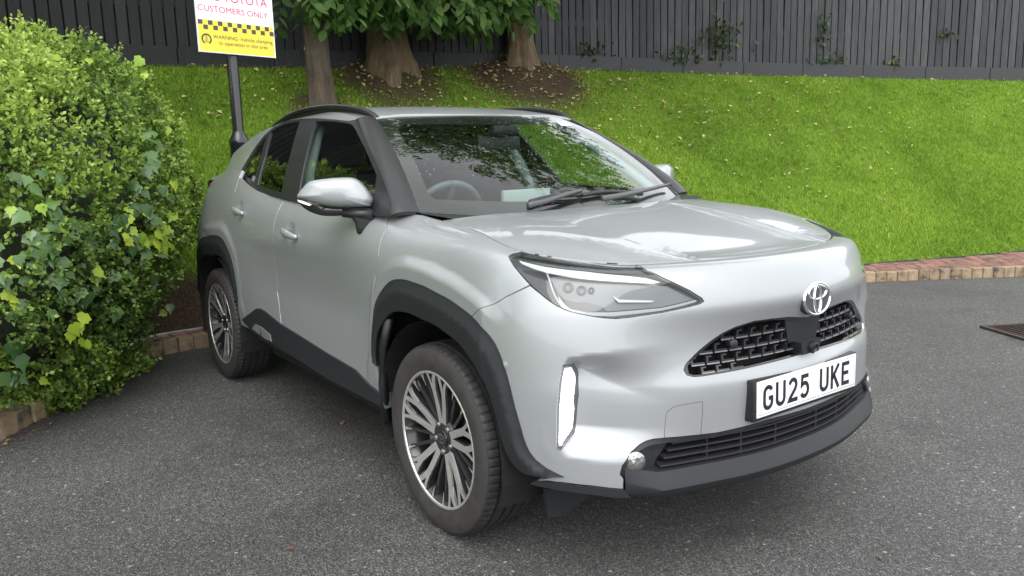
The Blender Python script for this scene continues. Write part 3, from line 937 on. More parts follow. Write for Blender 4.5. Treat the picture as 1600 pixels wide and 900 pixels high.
for k, q in enumerate(sl):
    u0 = bz + (.155 - .012 * k)
    pts = np.stack([np.linspace(u0, UMAX, 40), np.full(40, q[1])], 1)
    strip('slat', pts, .035, .0085, -.018, M_SLAT, lower_grille)
for pxx, pyy in ((1116, 705), (1169, 695), (1223, 680)):
    q = px([(pxx, pyy)])[0]
    a, b = skirt.base([[q[0], sl[0, 1] + .02]])[0], skirt.base([[q[0], .07]])[0]
    for s in (1, -1):
        box('upright', (a[0] - .06, -abs(a[1]) * s - .004, b[2]), (a[0] - .030, -abs(a[1]) * s + .004, a[2]), M_BLACK, lower_grille)
# fog lamps
fq = px([(995, 723)])[0]
fp, fnn = skirt.base([fq])[0], skirt.normal([fq])[0]
def disc_set(center, nrm, rings, mat, name, parent, n=28, mats=None):
    """lathe about nrm: rings = (radius, height)"""
    zq = Vector(nrm).to_track_quat('Z', 'Y')
    V, F = [], []
    for r, h in rings:
        for k in range(n):
            a = 2 * math.pi * k / n
            V.append(Vector(center) + zq @ Vector((r * math.cos(a), r * math.sin(a), h)))
    for j in range(len(rings) - 1):
        for k in range(n):
            F.append((j * n + k, j * n + (k + 1) % n, (j + 1) * n + (k + 1) % n, (j + 1) * n + k))
    F.append(tuple((len(rings) - 1) * n + k for k in range(n)))
    o = mesh_obj(name, V, F, mat, parent, smooth=True)
    o.data.set_sharp_from_angle(angle=math.radians(40))
    return o
def fog_glass():
    m, n, l, b = new_mat('fog_lamp_faceted')
    b.inputs['Base Color'].default_value = (.34, .34, .33, 1); b.inputs['Metallic'].default_value = .8; b.inputs['Roughness'].default_value = .15
    t = n.new('ShaderNodeTexCoord'); v = n.new('ShaderNodeTexVoronoi'); v.inputs['Scale'].default_value = 70
    bp = n.new('ShaderNodeBump'); bp.inputs['Strength'].default_value = .6; bp.inputs['Distance'].default_value = .005
    l.new(t.outputs['Object'], v.inputs['Vector']); l.new(v.outputs['Distance'], bp.inputs['Height']); l.new(bp.outputs[0], b.inputs['Normal'])
    b.inputs['Coat Weight'].default_value = 1
    return m
M_FOG = fog_glass()
for s in (1, -1):
    c = Vector((fp[0], fp[1] * s, fp[2])); nn = Vector((fnn[0], fnn[1] * s, fnn[2] * .3)).normalized()
    fl = disc_set(c - nn * .022, nn, [(.029, 0), (.029, .012), (.024, .016), (.010, .019)], M_FOG, 'fog_lamp', car)
    disc_set(c - nn * .024, nn, [(.036, 0), (.036, .010), (.031, .010), (.030, .002)], M_BLACK, 'fog_lamp_ring', fl)

# upper grille
panel('grille_backing', skirt, GR, M_DARK, car, step=.03, mirror=True, lip=0, off=-.060)
grille = panel('grille', skirt, np.vstack([GR]), M_GLOSSBLK, car, step=.02, mirror=True, lip=.055, off=-.004, holes=[np.vstack([inset(g1, 0)[1:-1] * 0 + inset(GR, .009)[1:len(g1) - 1], [[UMAX, vt - .03]], [[UMAX, vb2 + .010]], inset(GR, .009)[len(g1) + 2:]])])
M_HOOK = plain('grille_hook_black', (.020, .020, .022), .20, coat=.5)
M_HOOKEDGE = plain('grille_hook_bright', (.34, .34, .35), .25, metal=.6)
gpoly = inset(GR, .006)
def hook(u, v, w, h, name='grille_hook'):
    q = np.array([[u, v], [u + w, v], [u + w * .16, v + h], [u, v + h]])
    P = skirt.pos(q); N = skirt.normal(q)
    n0 = N[0]; ux = P[1] - P[0]; vx = P[3] - P[0]
    obs = []
    th = .011
    def bar(a0, a1, b0, b1, z0, z1):
        c = []
        for z in (z0, z1):
            for (a, b) in ((a0, b0), (a1, b0), (a1, b1), (a0, b1)):
                c.append(P[0] + ux * a + vx * b + n0 * z)
        return c
    V, F, MI = [], [], []
    for args, mi in ((((0, 1, 0, .30, -.040, -.012)), 0), (((0, .16, .30, .95, -.040, -.010)), 0), (((.16, .42, .76, .95, -.040, -.012)), 0), (((.03, .97, -.02, .10, -.012, -.0095)), 1)):
        k = len(V); V += bar(*args)
        for f in ((4, 5, 6, 7), (0, 1, 5, 4), (1, 2, 6, 5), (2, 3, 7, 6), (3, 0, 4, 7)):
            F.append(tuple(k + i for i in f)); MI.append(mi)
    return V, F, MI
rows_v = np.linspace(vb2 + .012, vt - .006, 5)
rows_v = np.arange(GR[:, 1].min() + .012, GR[:, 1].max(), .0375)
for ri, v in enumerate(rows_v):
    u = GR[:, 0].min() + .008 + (.022 if ri % 2 else 0)
    while u < UMAX - .075:
        q = np.array([[u + .004, v + .002], [u + .044, v + .002], [u + .004, v + .026], [u + .03, v + .024]])
        if inside(gpoly, q[[0, 3]]).all():
            V, F, MI = hook(u, v, .046, .033)
            for s in (1, -1):
                VV = [(p[0], p[1] * s, p[2]) for p in V]
                FF = F if s == 1 else [f[::-1] for f in F]
                o = mesh_obj('grille_hook', VV, FF, M_HOOK, grille)
                o.data.materials.append(M_HOOKEDGE)
                o.data.polygons.foreach_set('material_index', MI)
        u += .052
# radar cover and front camera in the middle of the grille
def prism_x(name, yz, x0, x1, mat, parent, bevel=.004):
    bm = bmesh.new()
    a = [bm.verts.new((x0, y, z)) for y, z in yz]; b = [bm.verts.new((x1, y, z)) for y, z in yz]
    n = len(yz)
    bm.faces.new(a); bm.faces.new(b[::-1])
    for i in range(n): bm.faces.new((a[i], b[i], b[(i + 1) % n], a[(i + 1) % n]))
    return bm_obj(name, bm, mat, parent, smooth=True, bevel=bevel)
prism_x('radar_cover', [(-.098, .795), (.098, .795), (.072, .70), (-.072, .70)], .80, .836, plain('radar_cover_black', (.016, .017, .018), .30), car)
cam_h = prism_x('front_camera', [(-.052, .705), (.052, .705), (.042, .665), (-.042, .665)], .81, .868, M_BLACK, car, bevel=.008)
disc_set((.866, 0.008, .684), (1, 0.1, -.25), [(.020, 0), (.020, .010), (.014, .013), (.011, .008)], M_BLACK, 'camera_lens', cam_h)
for s in (1, -1):
    disc_set((.812, .305 * s, .733), (1, .25 * s, 0), [(.014, -.02), (.014, .002), (.010, .005)], M_BLACK, 'parking_sensor', car)

# emblem
EMB = Vector((.880, 0, .840)); EQ = Matrix.Rotation(math.radians(-4), 4, 'Y')
def ell_ring(cx, cz, a, b, wd, x0, tag_name, parent, n=48, th=.006):
    V, F = [], []
    prof = ((-wd, 0), (-wd * .55, th), (wd * .55, th), (wd, 0))
    for k in range(n):
        t = 2 * math.pi * k / n
        nx, nz = b * math.cos(t), a * math.sin(t); L = math.hypot(nx, nz); nx /= L; nz /= L
        for o, h in prof:
            V.append(tuple(EMB + EQ @ Vector((x0 + h, cx + a * math.cos(t) + nx * o, cz + b * math.sin(t) + nz * o))))
    m = 4
    for k in range(n):
        for j in range(3):
            F.append((k * m + j, k * m + j + 1, ((k + 1) % n) * m + j + 1, ((k + 1) % n) * m + j))
    return mesh_obj(tag_name, V, F, M_CHROME, parent, smooth=True)
ev = [tuple(EMB + EQ @ Vector((.003, .068 * math.cos(t), .050 * math.sin(t)))) for t in np.linspace(0, 2 * math.pi, 48, endpoint=False)]
ev2 = [tuple(EMB + EQ @ Vector((-.02, .070 * math.cos(t), .052 * math.sin(t)))) for t in np.linspace(0, 2 * math.pi, 48, endpoint=False)]
emblem = mesh_obj('emblem', ev + ev2, [tuple(range(48))] + [(i, i + 48, (i + 1) % 48 + 48, (i + 1) % 48) for i in range(48)], plain('emblem_smoked', (.05, .055, .06), .12, coat=.8), car)
ell_ring(0, 0, .0665, .0485, .0042, .001, 'outer_ring', emblem)
ell_ring(0, .020, .046, .0215, .0034, .002, 'cross_ring', emblem)
ell_ring(0, .0, .017, .0435, .0032, .0025, 'upright_ring', emblem)

# number plate
PLX, PLZ = .872, .5628
PM = Matrix.Translation((PLX, 0, PLZ)) @ Matrix.Rotation(-.019, 4, 'Y')
box('plate_plinth', (-.055, -.274, -.068), (-.008, .270, .060), M_BLACK, car, bevel=.006, mtx=PM)
plate = box('number_plate', (-.0085, -.260, -.0555), (-.0045, .260, .0555), plain('plate_white', (.78, .79, .78), .35, coat=.3), car, bevel=.0012, mtx=PM)
M_INK = plain('plate_ink', (.010, .010, .016), .45)
def stroke_mesh(name, polys, wd, mat, parent, mtx, x=0.0):
    """polys: polylines in (right, up) metres, seen from in front (+X side; right = +y)"""
    V, F = [], []
    for pl in polys:
        pl = np.asarray(pl, float); n = len(pl)
        closed = n > 2 and np.allclose(pl[0], pl[-1])
        for i in range(n):
            d = []
            if i > 0 or closed: q = pl[i] - pl[i - 1 if i > 0 else n - 2]; d.append(q / np.linalg.norm(q))
            if i < n - 1 or closed: q = pl[i + 1 if i < n - 1 else 1] - pl[i]; d.append(q / np.linalg.norm(q))
            t = sum(d); t = t / np.linalg.norm(t); nn = np.array([-t[1], t[0]])
            c = max(.5, nn @ np.array([-d[0][1], d[0][0]]))
            for s in (1, -1):
                p = pl[i] + nn * s * wd / 2 / c
                V.append(tuple(mtx @ Vector((x, p[0], p[1]))))
        k = len(V) - 2 * n
        for i in range(n - 1): F.append((k + 2 * i, k + 2 * i + 1, k + 2 * i + 3, k + 2 * i + 2))
    return mesh_obj(name, V, F, mat, parent)
def arcp(cx, cy, rx, ry, a0, a1, n=8):
    return [(cx + rx * math.cos(math.radians(a)), cy + ry * math.sin(math.radians(a))) for a in np.linspace(a0, a1, n)]
GLY = {  # strokes in a 36 x 65 mm box of centre lines (50 x 79 glyph, 14 mm stroke), origin bottom-left
 'G': [arcp(18, 48, 18, 17, 20, 180) + arcp(18, 17, 18, 17, 180, 360) + [(36, 30), (20, 30)]],
 'U': [[(0, 72)] + arcp(18, 17, 18, 17, 180, 360) + [(36, 72)]],
 '2': [arcp(18, 48, 17, 17, 170, -20) + [(30, 34), (3, 6), (0, 0), (43, 0)]],
 '5': [[(38, 65), (5, 65), (3, 37)] + arcp(17, 21.5, 19, 21.5, 120, -150, 12)],
 'K': [[(0, -7), (0, 72)], [(38, 72), (0, 26)], [(11, 38), (38, -7)]],
 'E': [[(38, 65), (0, 65), (0, 0), (38, 0)], [(0, 34), (33, 34)]]}
def plate_text(txt, x0):
    pen = x0
    for ch in txt:
        if ch == ' ': pen += .033 + .011; continue
        g = [[(px_ / 1000 + pen + .007, py_ / 1000 - .0325) for px_, py_ in s] for s in GLY[ch]]
        stroke_mesh('plate_character', g, .0135, M_INK, plate, PM, x=-.0042)
        pen += .050 + .011
plate_text('GU25 UKE', -.2335)
fr = [(-.252, -.048), (.252, -.048), (.252, .048), (-.252, .048), (-.252, -.048)]
stroke_mesh('plate_border', [fr[0:1] + [(-.06, -.048)], [(.06, -.048)] + fr[1:]], .0012, M_INK, plate, PM, x=-.0043)
def text_mesh(name, txt, size, mat, parent, mtx, align='CENTER', spacing=1.0, bold=0.0):
    cu = bpy.data.curves.new(name, 'FONT'); cu.body = txt; cu.size = size; cu.align_x = align; cu.align_y = 'CENTER'
    cu.space_character = spacing; cu.offset = bold; cu.resolution_u = 4
    tmp = bpy.data.objects.new(name, cu); COL.objects.link(tmp)
    bpy.context.view_layer.update()
    me = bpy.data.meshes.new_from_object(tmp.evaluated_get(bpy.context.evaluated_depsgraph_get()))
    COL.objects.unlink(tmp); bpy.data.objects.remove(tmp)
    me.transform(mtx); me.materials.clear(); me.materials.append(mat)
    me.name = name
    return link(bpy.data.objects.new(name, me), parent)
FACE_X = Matrix(((0, 0, 1, 0), (1, 0, 0, 0), (0, 1, 0, 0), (0, 0, 0, 1)))   # text plane -> facing +X, reading towards +y
# the maker's small print is too small to read in the photograph: a row of tiny marks
stroke_mesh('plate_small_print', [[(-.052 + i * .0085, -.0505), (-.052 + i * .0085 + .0018 * (i % 3 - 1), -.0455)] for i in range(13)], .0022, M_INK, plate, PM, x=-.0042)

# thin lines: towing-eye cover and corner sensors
tow = px([(1038, 684), (1041, 648), (1046, 641), (1058, 634), (1094, 628), (1098, 632), (1095, 678)])
P = skirt.pos(resample(smooth_curve(tow, 3), .01, False)); Nn = skirt.normal(resample(smooth_curve(tow, 3), .01, False))
tube('towing_eye_cover_gap', P - Nn * .0004, .0012, plain('gap_grey', (.10, .10, .10), .7), car, n=5)
for c in ((788, 571),):
    q = px([c])[0]; p, nn = skirt.pos([q])[0], skirt.normal([q])[0]
    for s in (1, -1):
        disc_set((p[0], p[1] * s, p[2]), (nn[0], nn[1] * s, nn[2]), [(.0135, -.004), (.0135, .0015), (.0105, .0020), (.0095, .0006), (.006, .0022)], M_PAINT, 'parking_sensor', car)

# ------------------------------------------------------------------ headlamps and daytime running lights
def hz(*pts): return [(780 + a / 4.706, 360 + b / 4.706) for a, b in pts]
def lamp_layer(name, pts, mat, off, lip=.004, step=.02, parent=None):
    return panel(name, skirt, px(hz(*pts)), mat, parent or car, step=step, both=True, lip=lip, off=off, edge=.012)
M_REFL = plain('lamp_reflector_grey', (.115, .12, .125), .32, metal=.5, var=.1, vscale=12)
M_LIGHTGUIDE = plain('lamp_light_guide', (.46, .48, .49), .3, coat=.3)
M_LAMPDARK = plain('lamp_dark_bezel', (.020, .021, .022), .22, coat=.4, var=.2, vscale=60)
M_SILVERTRIM = plain('lamp_silver_trim', (.26, .27, .27), .32, metal=.6)
lens = panel('headlamp', skirt, HL, M_LENS, car, step=.02, gap=.003, both=True, lip=0, off=-.001)
hl_par = lens[0]
panel('headlamp_housing', skirt, inset(HL, .001), M_LAMPDARK, car, step=.02, both=True, lip=0, off=-.034)
edge_out, edge_in = HL, inset(HL, .009)
panel('headlamp_seal', skirt, inset(HL, .0015), M_GLOSSBLK, car, step=.012, holes=[inset(HL, .0052)], both=True, lip=.035, off=-.0025)
lamp_layer('headlamp_bezel', [(110, 180), (500, 212), (990, 272), (1090, 318), (900, 312), (640, 285), (325, 245), (150, 200)], M_LAMPDARK, -.006)
lamp_layer('light_guide', [(145, 205), (335, 252), (640, 287), (900, 318), (1080, 342), (1190, 375), (1140, 386), (900, 372), (600, 345), (345, 298), (240, 262), (160, 225)], M_LIGHTGUIDE, -.008)
lamp_layer('reflector', [(350, 305), (600, 350), (900, 377), (1140, 392), (1250, 400), (1450, 500), (1200, 560), (810, 590), (500, 520), (430, 450)], M_REFL, -.022)
lamp_layer('projector_recess', [(480, 500), (560, 520), (660, 522), (770, 560), (800, 600), (805, 632), (640, 606), (510, 578)], M_LAMPDARK, -.015)
lamp_layer('lamp_trim', [(430, 470), (480, 540), (520, 572), (640, 598), (800, 600), (1200, 570), (1450, 508), (1470, 520), (1200, 590), (840, 632), (640, 625), (500, 592), (440, 530)], M_SILVERTRIM, -.012)
lamp_layer('lamp_trim', [(840, 478), (885, 505), (1150, 514), (1120, 526), (880, 526)], M_LIGHTGUIDE, -.010)
lamp_layer('lamp_trim', [(340, 300), (352, 300), (480, 570), (468, 572)], M_SILVERTRIM, -.010)
for (a, b, r) in ((500, 400, .016), (600, 425, .015), (675, 430, .010)):
    q = px(hz((a, b)))
    p, nn = skirt.pos(q)[0], skirt.normal(q)[0]
    for s in (1, -1):
        disc_set((p[0] - nn[0] * .022, (p[1] - nn[1] * .022) * s, p[2] - nn[2] * .022), (nn[0] + .2, nn[1] * s, nn[2]), [(r, 0), (r, .006), (r * .8, .007), (r * .3, .002)], M_REFL, 'headlamp_projector', car)
# running light
def drl_mat():
    m, n, l, b = new_mat('running_light_lit')
    b.inputs['Base Color'].default_value = (.9, .9, .95, 1)
    b.inputs['Emission Color'].default_value = (.93, .96, 1, 1)
    t = n.new('ShaderNodeTexCoord'); w = n.new('ShaderNodeTexWave'); w.bands_direction = 'Z'; w.inputs['Scale'].default_value = 26; w.inputs['Distortion'].default_value = .6
    mr = n.new('ShaderNodeMapRange'); mr.inputs[3].default_value = .45; mr.inputs[4].default_value = .9
    l.new(t.outputs['Object'], w.inputs['Vector']); l.new(w.outputs[0], mr.inputs[0]); l.new(mr.outputs[0], b.inputs['Emission Strength'])
    return m
zz = np.linspace(.462, .690, 16)
def drl_edge(z, q):
    u = U_DRL(z) + q
    return skirt.pos(np.array([[uu_, v_at_z(uu_, z_)] for uu_, z_ in zip(u, z)]))
def ruled(zlo, zhi, q0, q1, lift, n=24):
    z = np.linspace(zlo, zhi, n); f = np.linspace(0, 1, n)
    Lp, Rp = drl_edge(z, np.full(n, q0)), drl_edge(z, drl_q(f, q0, q1))
    o = np.array([.70, -.70, 0]) * lift
    return Lp + o, Rp + o
def ruled_obj(name, Lp, Rp, mat, thick):
    n = len(Lp); back = np.array([-.70, .70, 0]) * thick
    for s_ in (1, -1):
        V = np.vstack([Lp, Rp, Lp + back, Rp + back]) * [1, s_, 1]
        F = [(i, i + 1, n + i + 1, n + i) for i in range(n - 1)] + [(i + 1, i, 2 * n + i, 2 * n + i + 1) for i in range(n - 1)] + [(n + i, n + i + 1, 3 * n + i + 1, 3 * n + i) for i in range(n - 1)]
        F += [(0, n, 3 * n, 2 * n), (n - 1, 3 * n - 1, 4 * n - 1, 2 * n - 1)]
        mesh_obj(name, V, F if s_ == 1 else [f[::-1] for f in F], mat, car)
ruled_obj('running_light', *ruled(.466, .692, .007, .043, .0015), drl_mat(), .02)
ruled_obj('running_light_frame', *ruled(.450, .706, -.001, .053, -.0040), plain('running_light_surround', (.10, .10, .11), .3, coat=.4), .02)
# ------------------------------------------------------------------ wheels
def lathe_y(name, prof, mat, parent, n=96, smooth=True, mod=None):
    """prof: (offset outward along the axle, radius); axle along -Y (outward = -Y)"""
    prof = np.asarray(prof, float); m = len(prof)
    a = np.linspace(0, 2 * np.pi, n, endpoint=False)
    V = np.zeros((n, m, 3))
    R = np.broadcast_to(prof[:, 1], (n, m)).copy()
    if mod is not None: R = mod(a, prof, R)
    V[:, :, 0] = R * np.cos(a)[:, None]; V[:, :, 2] = R * np.sin(a)[:, None]; V[:, :, 1] = -prof[:, 0]
    F = []
    for k in range(n):
        for j in range(m - 1):
            F.append((k * m + j, ((k + 1) % n) * m + j, ((k + 1) % n) * m + j + 1, k * m + j + 1))
    o = mesh_obj(name, V.reshape(-1, 3), F, mat, parent, smooth=smooth)
    o.data.set_sharp_from_angle(angle=math.radians(32))
    return o
def tread_mod(a, prof, R):
    k = np.round(a / (2 * np.pi) * 360).astype(int) % 5
    groove = (k == 0)
    for j, (o, r) in enumerate(prof):
        if .062 < abs(o) < .098 and r > .31:
            R[groove, j] -= .0045
    return R
def extrude_spoke(name, outline, face, depth, mats, parent, ang):
    """outline: (r, t) points; face(r) = outward height; top in mats[0], sides in mats[1]"""
    ca, sa = math.cos(ang), math.sin(ang)
    def pt(r, t, h): return (r * ca - t * sa, -h, r * sa + t * ca)
    n = len(outline)
    V = [pt(r, t, face(r)) for r, t in outline] + [pt(r, t * 1.25, face(r) - .006) for r, t in outline] + [pt(r, t * 1.1, face(r) - depth) for r, t in outline]
    F = [tuple(range(n))[::-1]]; MI = [0]
    for lay in (0, 1):
        for i in range(n):
            F.append((lay * n + i, lay * n + (i + 1) % n, (lay + 1) * n + (i + 1) % n, (lay + 1) * n + i)); MI.append(1)
    o = mesh_obj(name, V, F, mats[0], parent)
    o.data.materials.append(mats[1]); o.data.polygons.foreach_set('material_index', MI)
    return o
def face_h(r): return .073 + .026 * min(1, max(0, (r - .06) / .17)) ** 1.3
def make_wheel():
    barrel = lathe_y('wheel', [(-.09, .238), (-.085, .226), (-.02, .212), (.05, .217), (.088, .228), (.0975, .236), (.1005, .240), (.0985, .2445), (.090, .246)], M_WHEELDARK, car, n=72)
    half = [(-.095, .243), (-.1045, .262), (-.1075, .290), (-.1045, .314), (-.098, .3255), (-.088, .3315), (-.066, .3348), (-.0640, .3348), (-.0625, .3275), (-.0555, .3275), (-.054, .3355), (-.024, .336), (-.0225, .328), (-.0145, .328), (-.013, .336)]
    prof = half + [(-o, r) for o, r in half[::-1]]
    lathe_y('tyre', prof, M_RUBBER, barrel, n=360, mod=tread_mod)
    lathe_y('sidewall', [(.0955, .2425), (.1015, .246), (.1030, .252), (.1062, .262), (.1085, .276), (.1092, .290), (.1080, .304), (.1072, .306), (.1060, .315), (.1010, .3225)], M_SIDEWALL, barrel, n=120)
    lathe_y('rim_edge', [(.0985, .2435), (.1012, .2425), (.1022, .2395), (.1006, .2345), (.0965, .2325)], M_MACH, barrel, n=96)
    lathe_y('brake_disc', [(.012, .02), (.012, .06), (.028, .065), (.028, .128), (.006, .128)], M_STEEL, barrel, n=48)
    cal = bmesh.new(); bm_box(cal, (-.13, -.055, -.075), (-.06, .012, .075))
    bm_obj('brake_caliper', cal, plain('caliper_grey', (.20, .20, .20), .5, metal=.5), barrel, bevel=.012)
    mats = (M_MACH, M_WHEELDARK)
    dk = (M_WHEELDARK, M_WHEELDARK)
    for g in range(5):
        base = math.radians(90 + 72 * g - 4)
        for s in (-1, 1):
            # main spoke of a pair: narrow at the hub, forked and flared at the rim
            sp = base + s * math.radians(10.5)
            fork = [(.055, -.013), (.12, -.0125), (.17, -.0135), (.205, -.024), (.2385, -.040), (.2405, -.020), (.212, -.005), (.196, -.001), (.210, .004), (.2405, .014), (.2385, .028), (.205, .016), (.17, .0115), (.12, .0125), (.055, .013)]
            if s < 0: fork = [(r, -t) for r, t in fork[::-1]]
            extrude_spoke('spoke', fork, face_h, .030, mats, barrel, sp)
        for s in (-1, 1):
            # slim dark blades between the pairs with machined tips
            sp = base + math.radians(36) + s * math.radians(8.5)
            extrude_spoke('inner_spoke', [(.06, -.006), (.20, -.0055), (.234, -.009), (.234, .009), (.20, .0055), (.06, .006)], lambda r: face_h(r) - .012, .026, dk, barrel, sp)
            extrude_spoke('spoke_tip', [(.19, -.0008), (.215, -.0035), (.2395, -.008), (.2395, .008), (.215, .0035), (.19, .0008)], lambda r: face_h(r) - .004, .012, mats, barrel, sp + s * math.radians(.6))
        # nuts
        an = base + math.radians(36)
        c = Vector((.050 * math.cos(an), -.058, .050 * math.sin(an)))
        disc_set(c, (0, -1, 0), [(.0125, -.01), (.0125, .006), (.0095, .018), (.006, .020)], M_STEEL, 'wheel_nut', barrel, n=12)
    disc_set((0, -.05, 0), (0, -1, 0), [(.074, -.02), (.074, .012), (.064, .022), (.030, .020)], M_WHEELDARK, 'hub', barrel, n=40)
    cap = disc_set((0, -.068, 0), (0, -1, 0), [(.031, -.002), (.031, .006), (.028, .009), (.004, .0095)], M_GLOSSBLK, 'centre_cap', barrel, n=32)
    for (cz, a, b) in ((0, .022, .0165), (.006, .0155, .0072), (0, .0068, .0148)):
        V, F = [], []
        n = 32
        for k in range(n):
            t = 2 * math.pi * k / n
            for w_ in (-.0014, .0014): V.append(((a + w_) * math.cos(t), -.0785, cz + (b + w_) * math.sin(t)))
        for k in range(n): F.append((2 * k, 2 * k + 1, (2 * (k + 1)) % (2 * n) + 1, (2 * (k + 1)) % (2 * n)))
        mesh_obj('cap_mark', V, F, M_CHROME, barrel)
    return barrel
wheel0 = make_wheel()
def place_wheel(x, s, first):
    if first: w = wheel0
    else:
        w = wheel0.copy(); COL.objects.link(w); w.parent = car
        for ch in [c for c in wheel0.children]:
            c = ch.copy(); COL.objects.link(c); c.parent = w
    w.location = (x, -.763 * s, .336)
    w.rotation_euler = (0, 0, 0) if s == 1 else (0, 0, math.pi)
    return w
place_wheel(0, 1, True)
w_ = place_wheel(-2.56, 1, False); w_.rotation_euler = (0, math.radians(23), 0)
place_wheel(0, -1, False); place_wheel(-2.56, -1, False)

# ------------------------------------------------------------------ door mirrors
MX = lambda pxx: np.interp(pxx, [464, 582], [-.70, -.575])
def mpt(a, b):
    """mirror outline point on the plane from the outer tip (-.70) to the inner end (-.575)"""
    x0, y0, x1, y1 = -.70, -1.028, -.575, -.855
    d = pix_dir(a, b)
    nx, ny = (y1 - y0), -(x1 - x0)
    t = ((x0 - CAM_POS[0]) * nx + (y0 - CAM_POS[1]) * ny) / (d[0] * nx + d[1] * ny)
    return CAM_POS + d * t
def shell(name, pts, mat, front, back, fr=.72, bk=.9, parent=None, mid=None, both=True):
    """closed rounded shell from an outline: bulges forward, tapers backward"""
    P = smooth_curve(pts, 4, closed=True); c = P.mean(0); n = len(P)
    fx = np.array([.81, -.58, 0])
    loops = [(bk * .8, -back), (bk, -back * .92), (1.0, -back * .25), (1.0, front * .10), (.95, front * .45), (fr, front * .85), (fr * .5, front)]
    V, F = [], []
    for sc_, h in loops:
        V += [c + (p - c) * sc_ + fx * h for p in P]
    for j in range(len(loops) - 1):
        for k in range(n): F.append((j * n + k, j * n + (k + 1) % n, (j + 1) * n + (k + 1) % n, (j + 1) * n + k))
    F.append(tuple(range(n))); F.append(tuple((len(loops) - 1) * n + k for k in range(n))[::-1])
    bm = bmesh.new()
    vs = [bm.verts.new(v) for v in V]
    for f in F: bm.faces.new([vs[i] for i in f])
    o = bm_obj(name, bm, mat, parent or car, smooth=True)
    o.data.set_sharp_from_angle(angle=math.radians(60))
    if both:
        t = flip_y(o); t.data.set_sharp_from_angle(angle=math.radians(60))
    return o
def zb(*pts): return [mpt(430 + a / 6.43, 260 + b / 6.43) for a, b in pts]
cap_pts = zb((220, 300), (270, 225), (350, 152), (520, 122), (700, 112), (800, 126), (880, 190), (975, 322), (962, 385), (940, 402), (760, 410), (560, 402), (400, 372), (280, 330))
shell('mirror_cap', cap_pts, M_PAINT, .045, .10)
base_pts = zb((225, 335), (400, 390), (560, 418), (760, 425), (940, 420), (975, 455), (900, 480), (760, 490), (560, 500), (440, 488), (330, 445), (255, 385))
shell('mirror_base', base_pts, M_GLOSSBLK, .010, .10, fr=.85)
stalk_pts = zb((735, 415), (950, 415), (1000, 500), (1032, 545), (985, 630), (930, 700), (860, 690), (822, 662), (800, 560), (770, 515))
shell('mirror_stalk', stalk_pts, M_CLAD, .020, .05, fr=.8)
ind = zb((240, 330), (300, 345), (385, 378), (360, 392), (290, 370), (250, 352))
P = [p + np.array([.81, -.58, 0]) * .026 for p in ind]
for s in (1, -1):
    mesh_obj('mirror_indicator', [(p[0], p[1] * s, p[2]) for p in P], [tuple(range(6)) if s == 1 else tuple(range(6))[::-1]], plain('indicator_lens', (.75, .75, .74), .15, coat=1), car)
arm = [mpt(577, 322), mpt(590, 326)]
for s in (1, -1):
    mesh_obj('mirror_arm', *(lambda q: (q[0], q[1]))(tube_data([(-.60, -.89 * s, 1.095), (-.52, -.80 * s, 1.085)], [.018, .022], 10)), M_BLACK, car, smooth=True)

# ------------------------------------------------------------------ handles
for hx, hz_ in HANDLES:
    a = skirt.base([pick.side(hx - .085, hz_ + .012)])[0]; b = skirt.base([pick.side(hx + .10, hz_ - .010)])[0]
    mid = (a + b) / 2
    ts = np.linspace(0, 1, 15)
    path = a[None] + (b - a)[None] * ts[:, None] + np.array([0, -1, 0]) * (.020 * np.sin(np.pi * np.clip(ts * 1.1 - .05, 0, 1)) ** .5 + .006)[:, None]
    V, F = tube_data(path, .008 + .011 * np.sin(np.pi * (ts * .86 + .1)) ** .8, 10)
    V = np.array(V); V[:, 1] = mid[1] + (V[:, 1] - mid[1]) * .75
    for s in (1, -1):
        mesh_obj('door_handle', V * [1, s, 1], F if s == 1 else [f[::-1] for f in F], M_PAINT, car, smooth=True)

# ------------------------------------------------------------------ roof rails, wipers, cowl, tail lamps
rx = np.array([-.952, -.985, -1.03, -1.1, -1.25, -1.45, -1.7, -1.9, -2.05, -2.18, -2.28])
rw = np.array([.548, .551, .556, .560, .565, .568, .568, .566, .560, .552, .548])
rh = np.array([.002, .016, .026, .033, .036, .037, .036, .031, .022, .012, .000])
for s in (1, -1):
    pth = np.stack([rx, -rw * s, roof_z(rx, rw) + rh - .008], 1)
    pth = smooth_curve(pth, 4)
    V, F = tube_data(pth, .0165, 10)
    V = np.array(V); c = np.repeat(pth, 10, 0); V[:, 2] = c[:, 2] + (V[:, 2] - c[:, 2]) * .62
    mesh_obj('roof_rail', V, F, M_BLACK, car, smooth=True)
    # upright fin joining the rail to the roof
    fin = []
    for q in pth[2:-2]: fin += [(q[0], q[1] + .006, q[2]), (q[0], q[1] + .006, q[2] - .05)]
    mesh_obj('roof_rail_foot', fin, [(2 * i, 2 * i + 1, 2 * i + 3, 2 * i + 2) for i in range(len(fin) // 2 - 1)], M_BLACK, car)
def on_screen(pts, off):
    q = pick_s.px(pts); return screen.pos(q) + np.array([.5, 0, .86]) * off
def wiper(blade, arm_):
    b = on_screen(blade, .016)
    w = empty('wiper'); w.parent = car
    V, F = tube_data(smooth_curve(b, 4), .0095, 6)
    V = np.array(V)
    o = mesh_obj('wiper', V, F, M_BLACK, car, smooth=True)
    bpy.data.objects.remove(w)
    a = smooth_curve(on_screen(arm_, .030), 4)
    V2, F2 = tube_data(a, np.linspace(.013, .007, len(a)), 6)
    mesh_obj('wiper_arm', V2, F2, plain('wiper_arm_grey', (.07, .07, .075), .4), o, smooth=True)
    return o
wiper([(826, 321), (855, 313.5), (885, 310.5), (906, 309)], [(822, 331), (850, 324), (880, 314), (905, 307)])
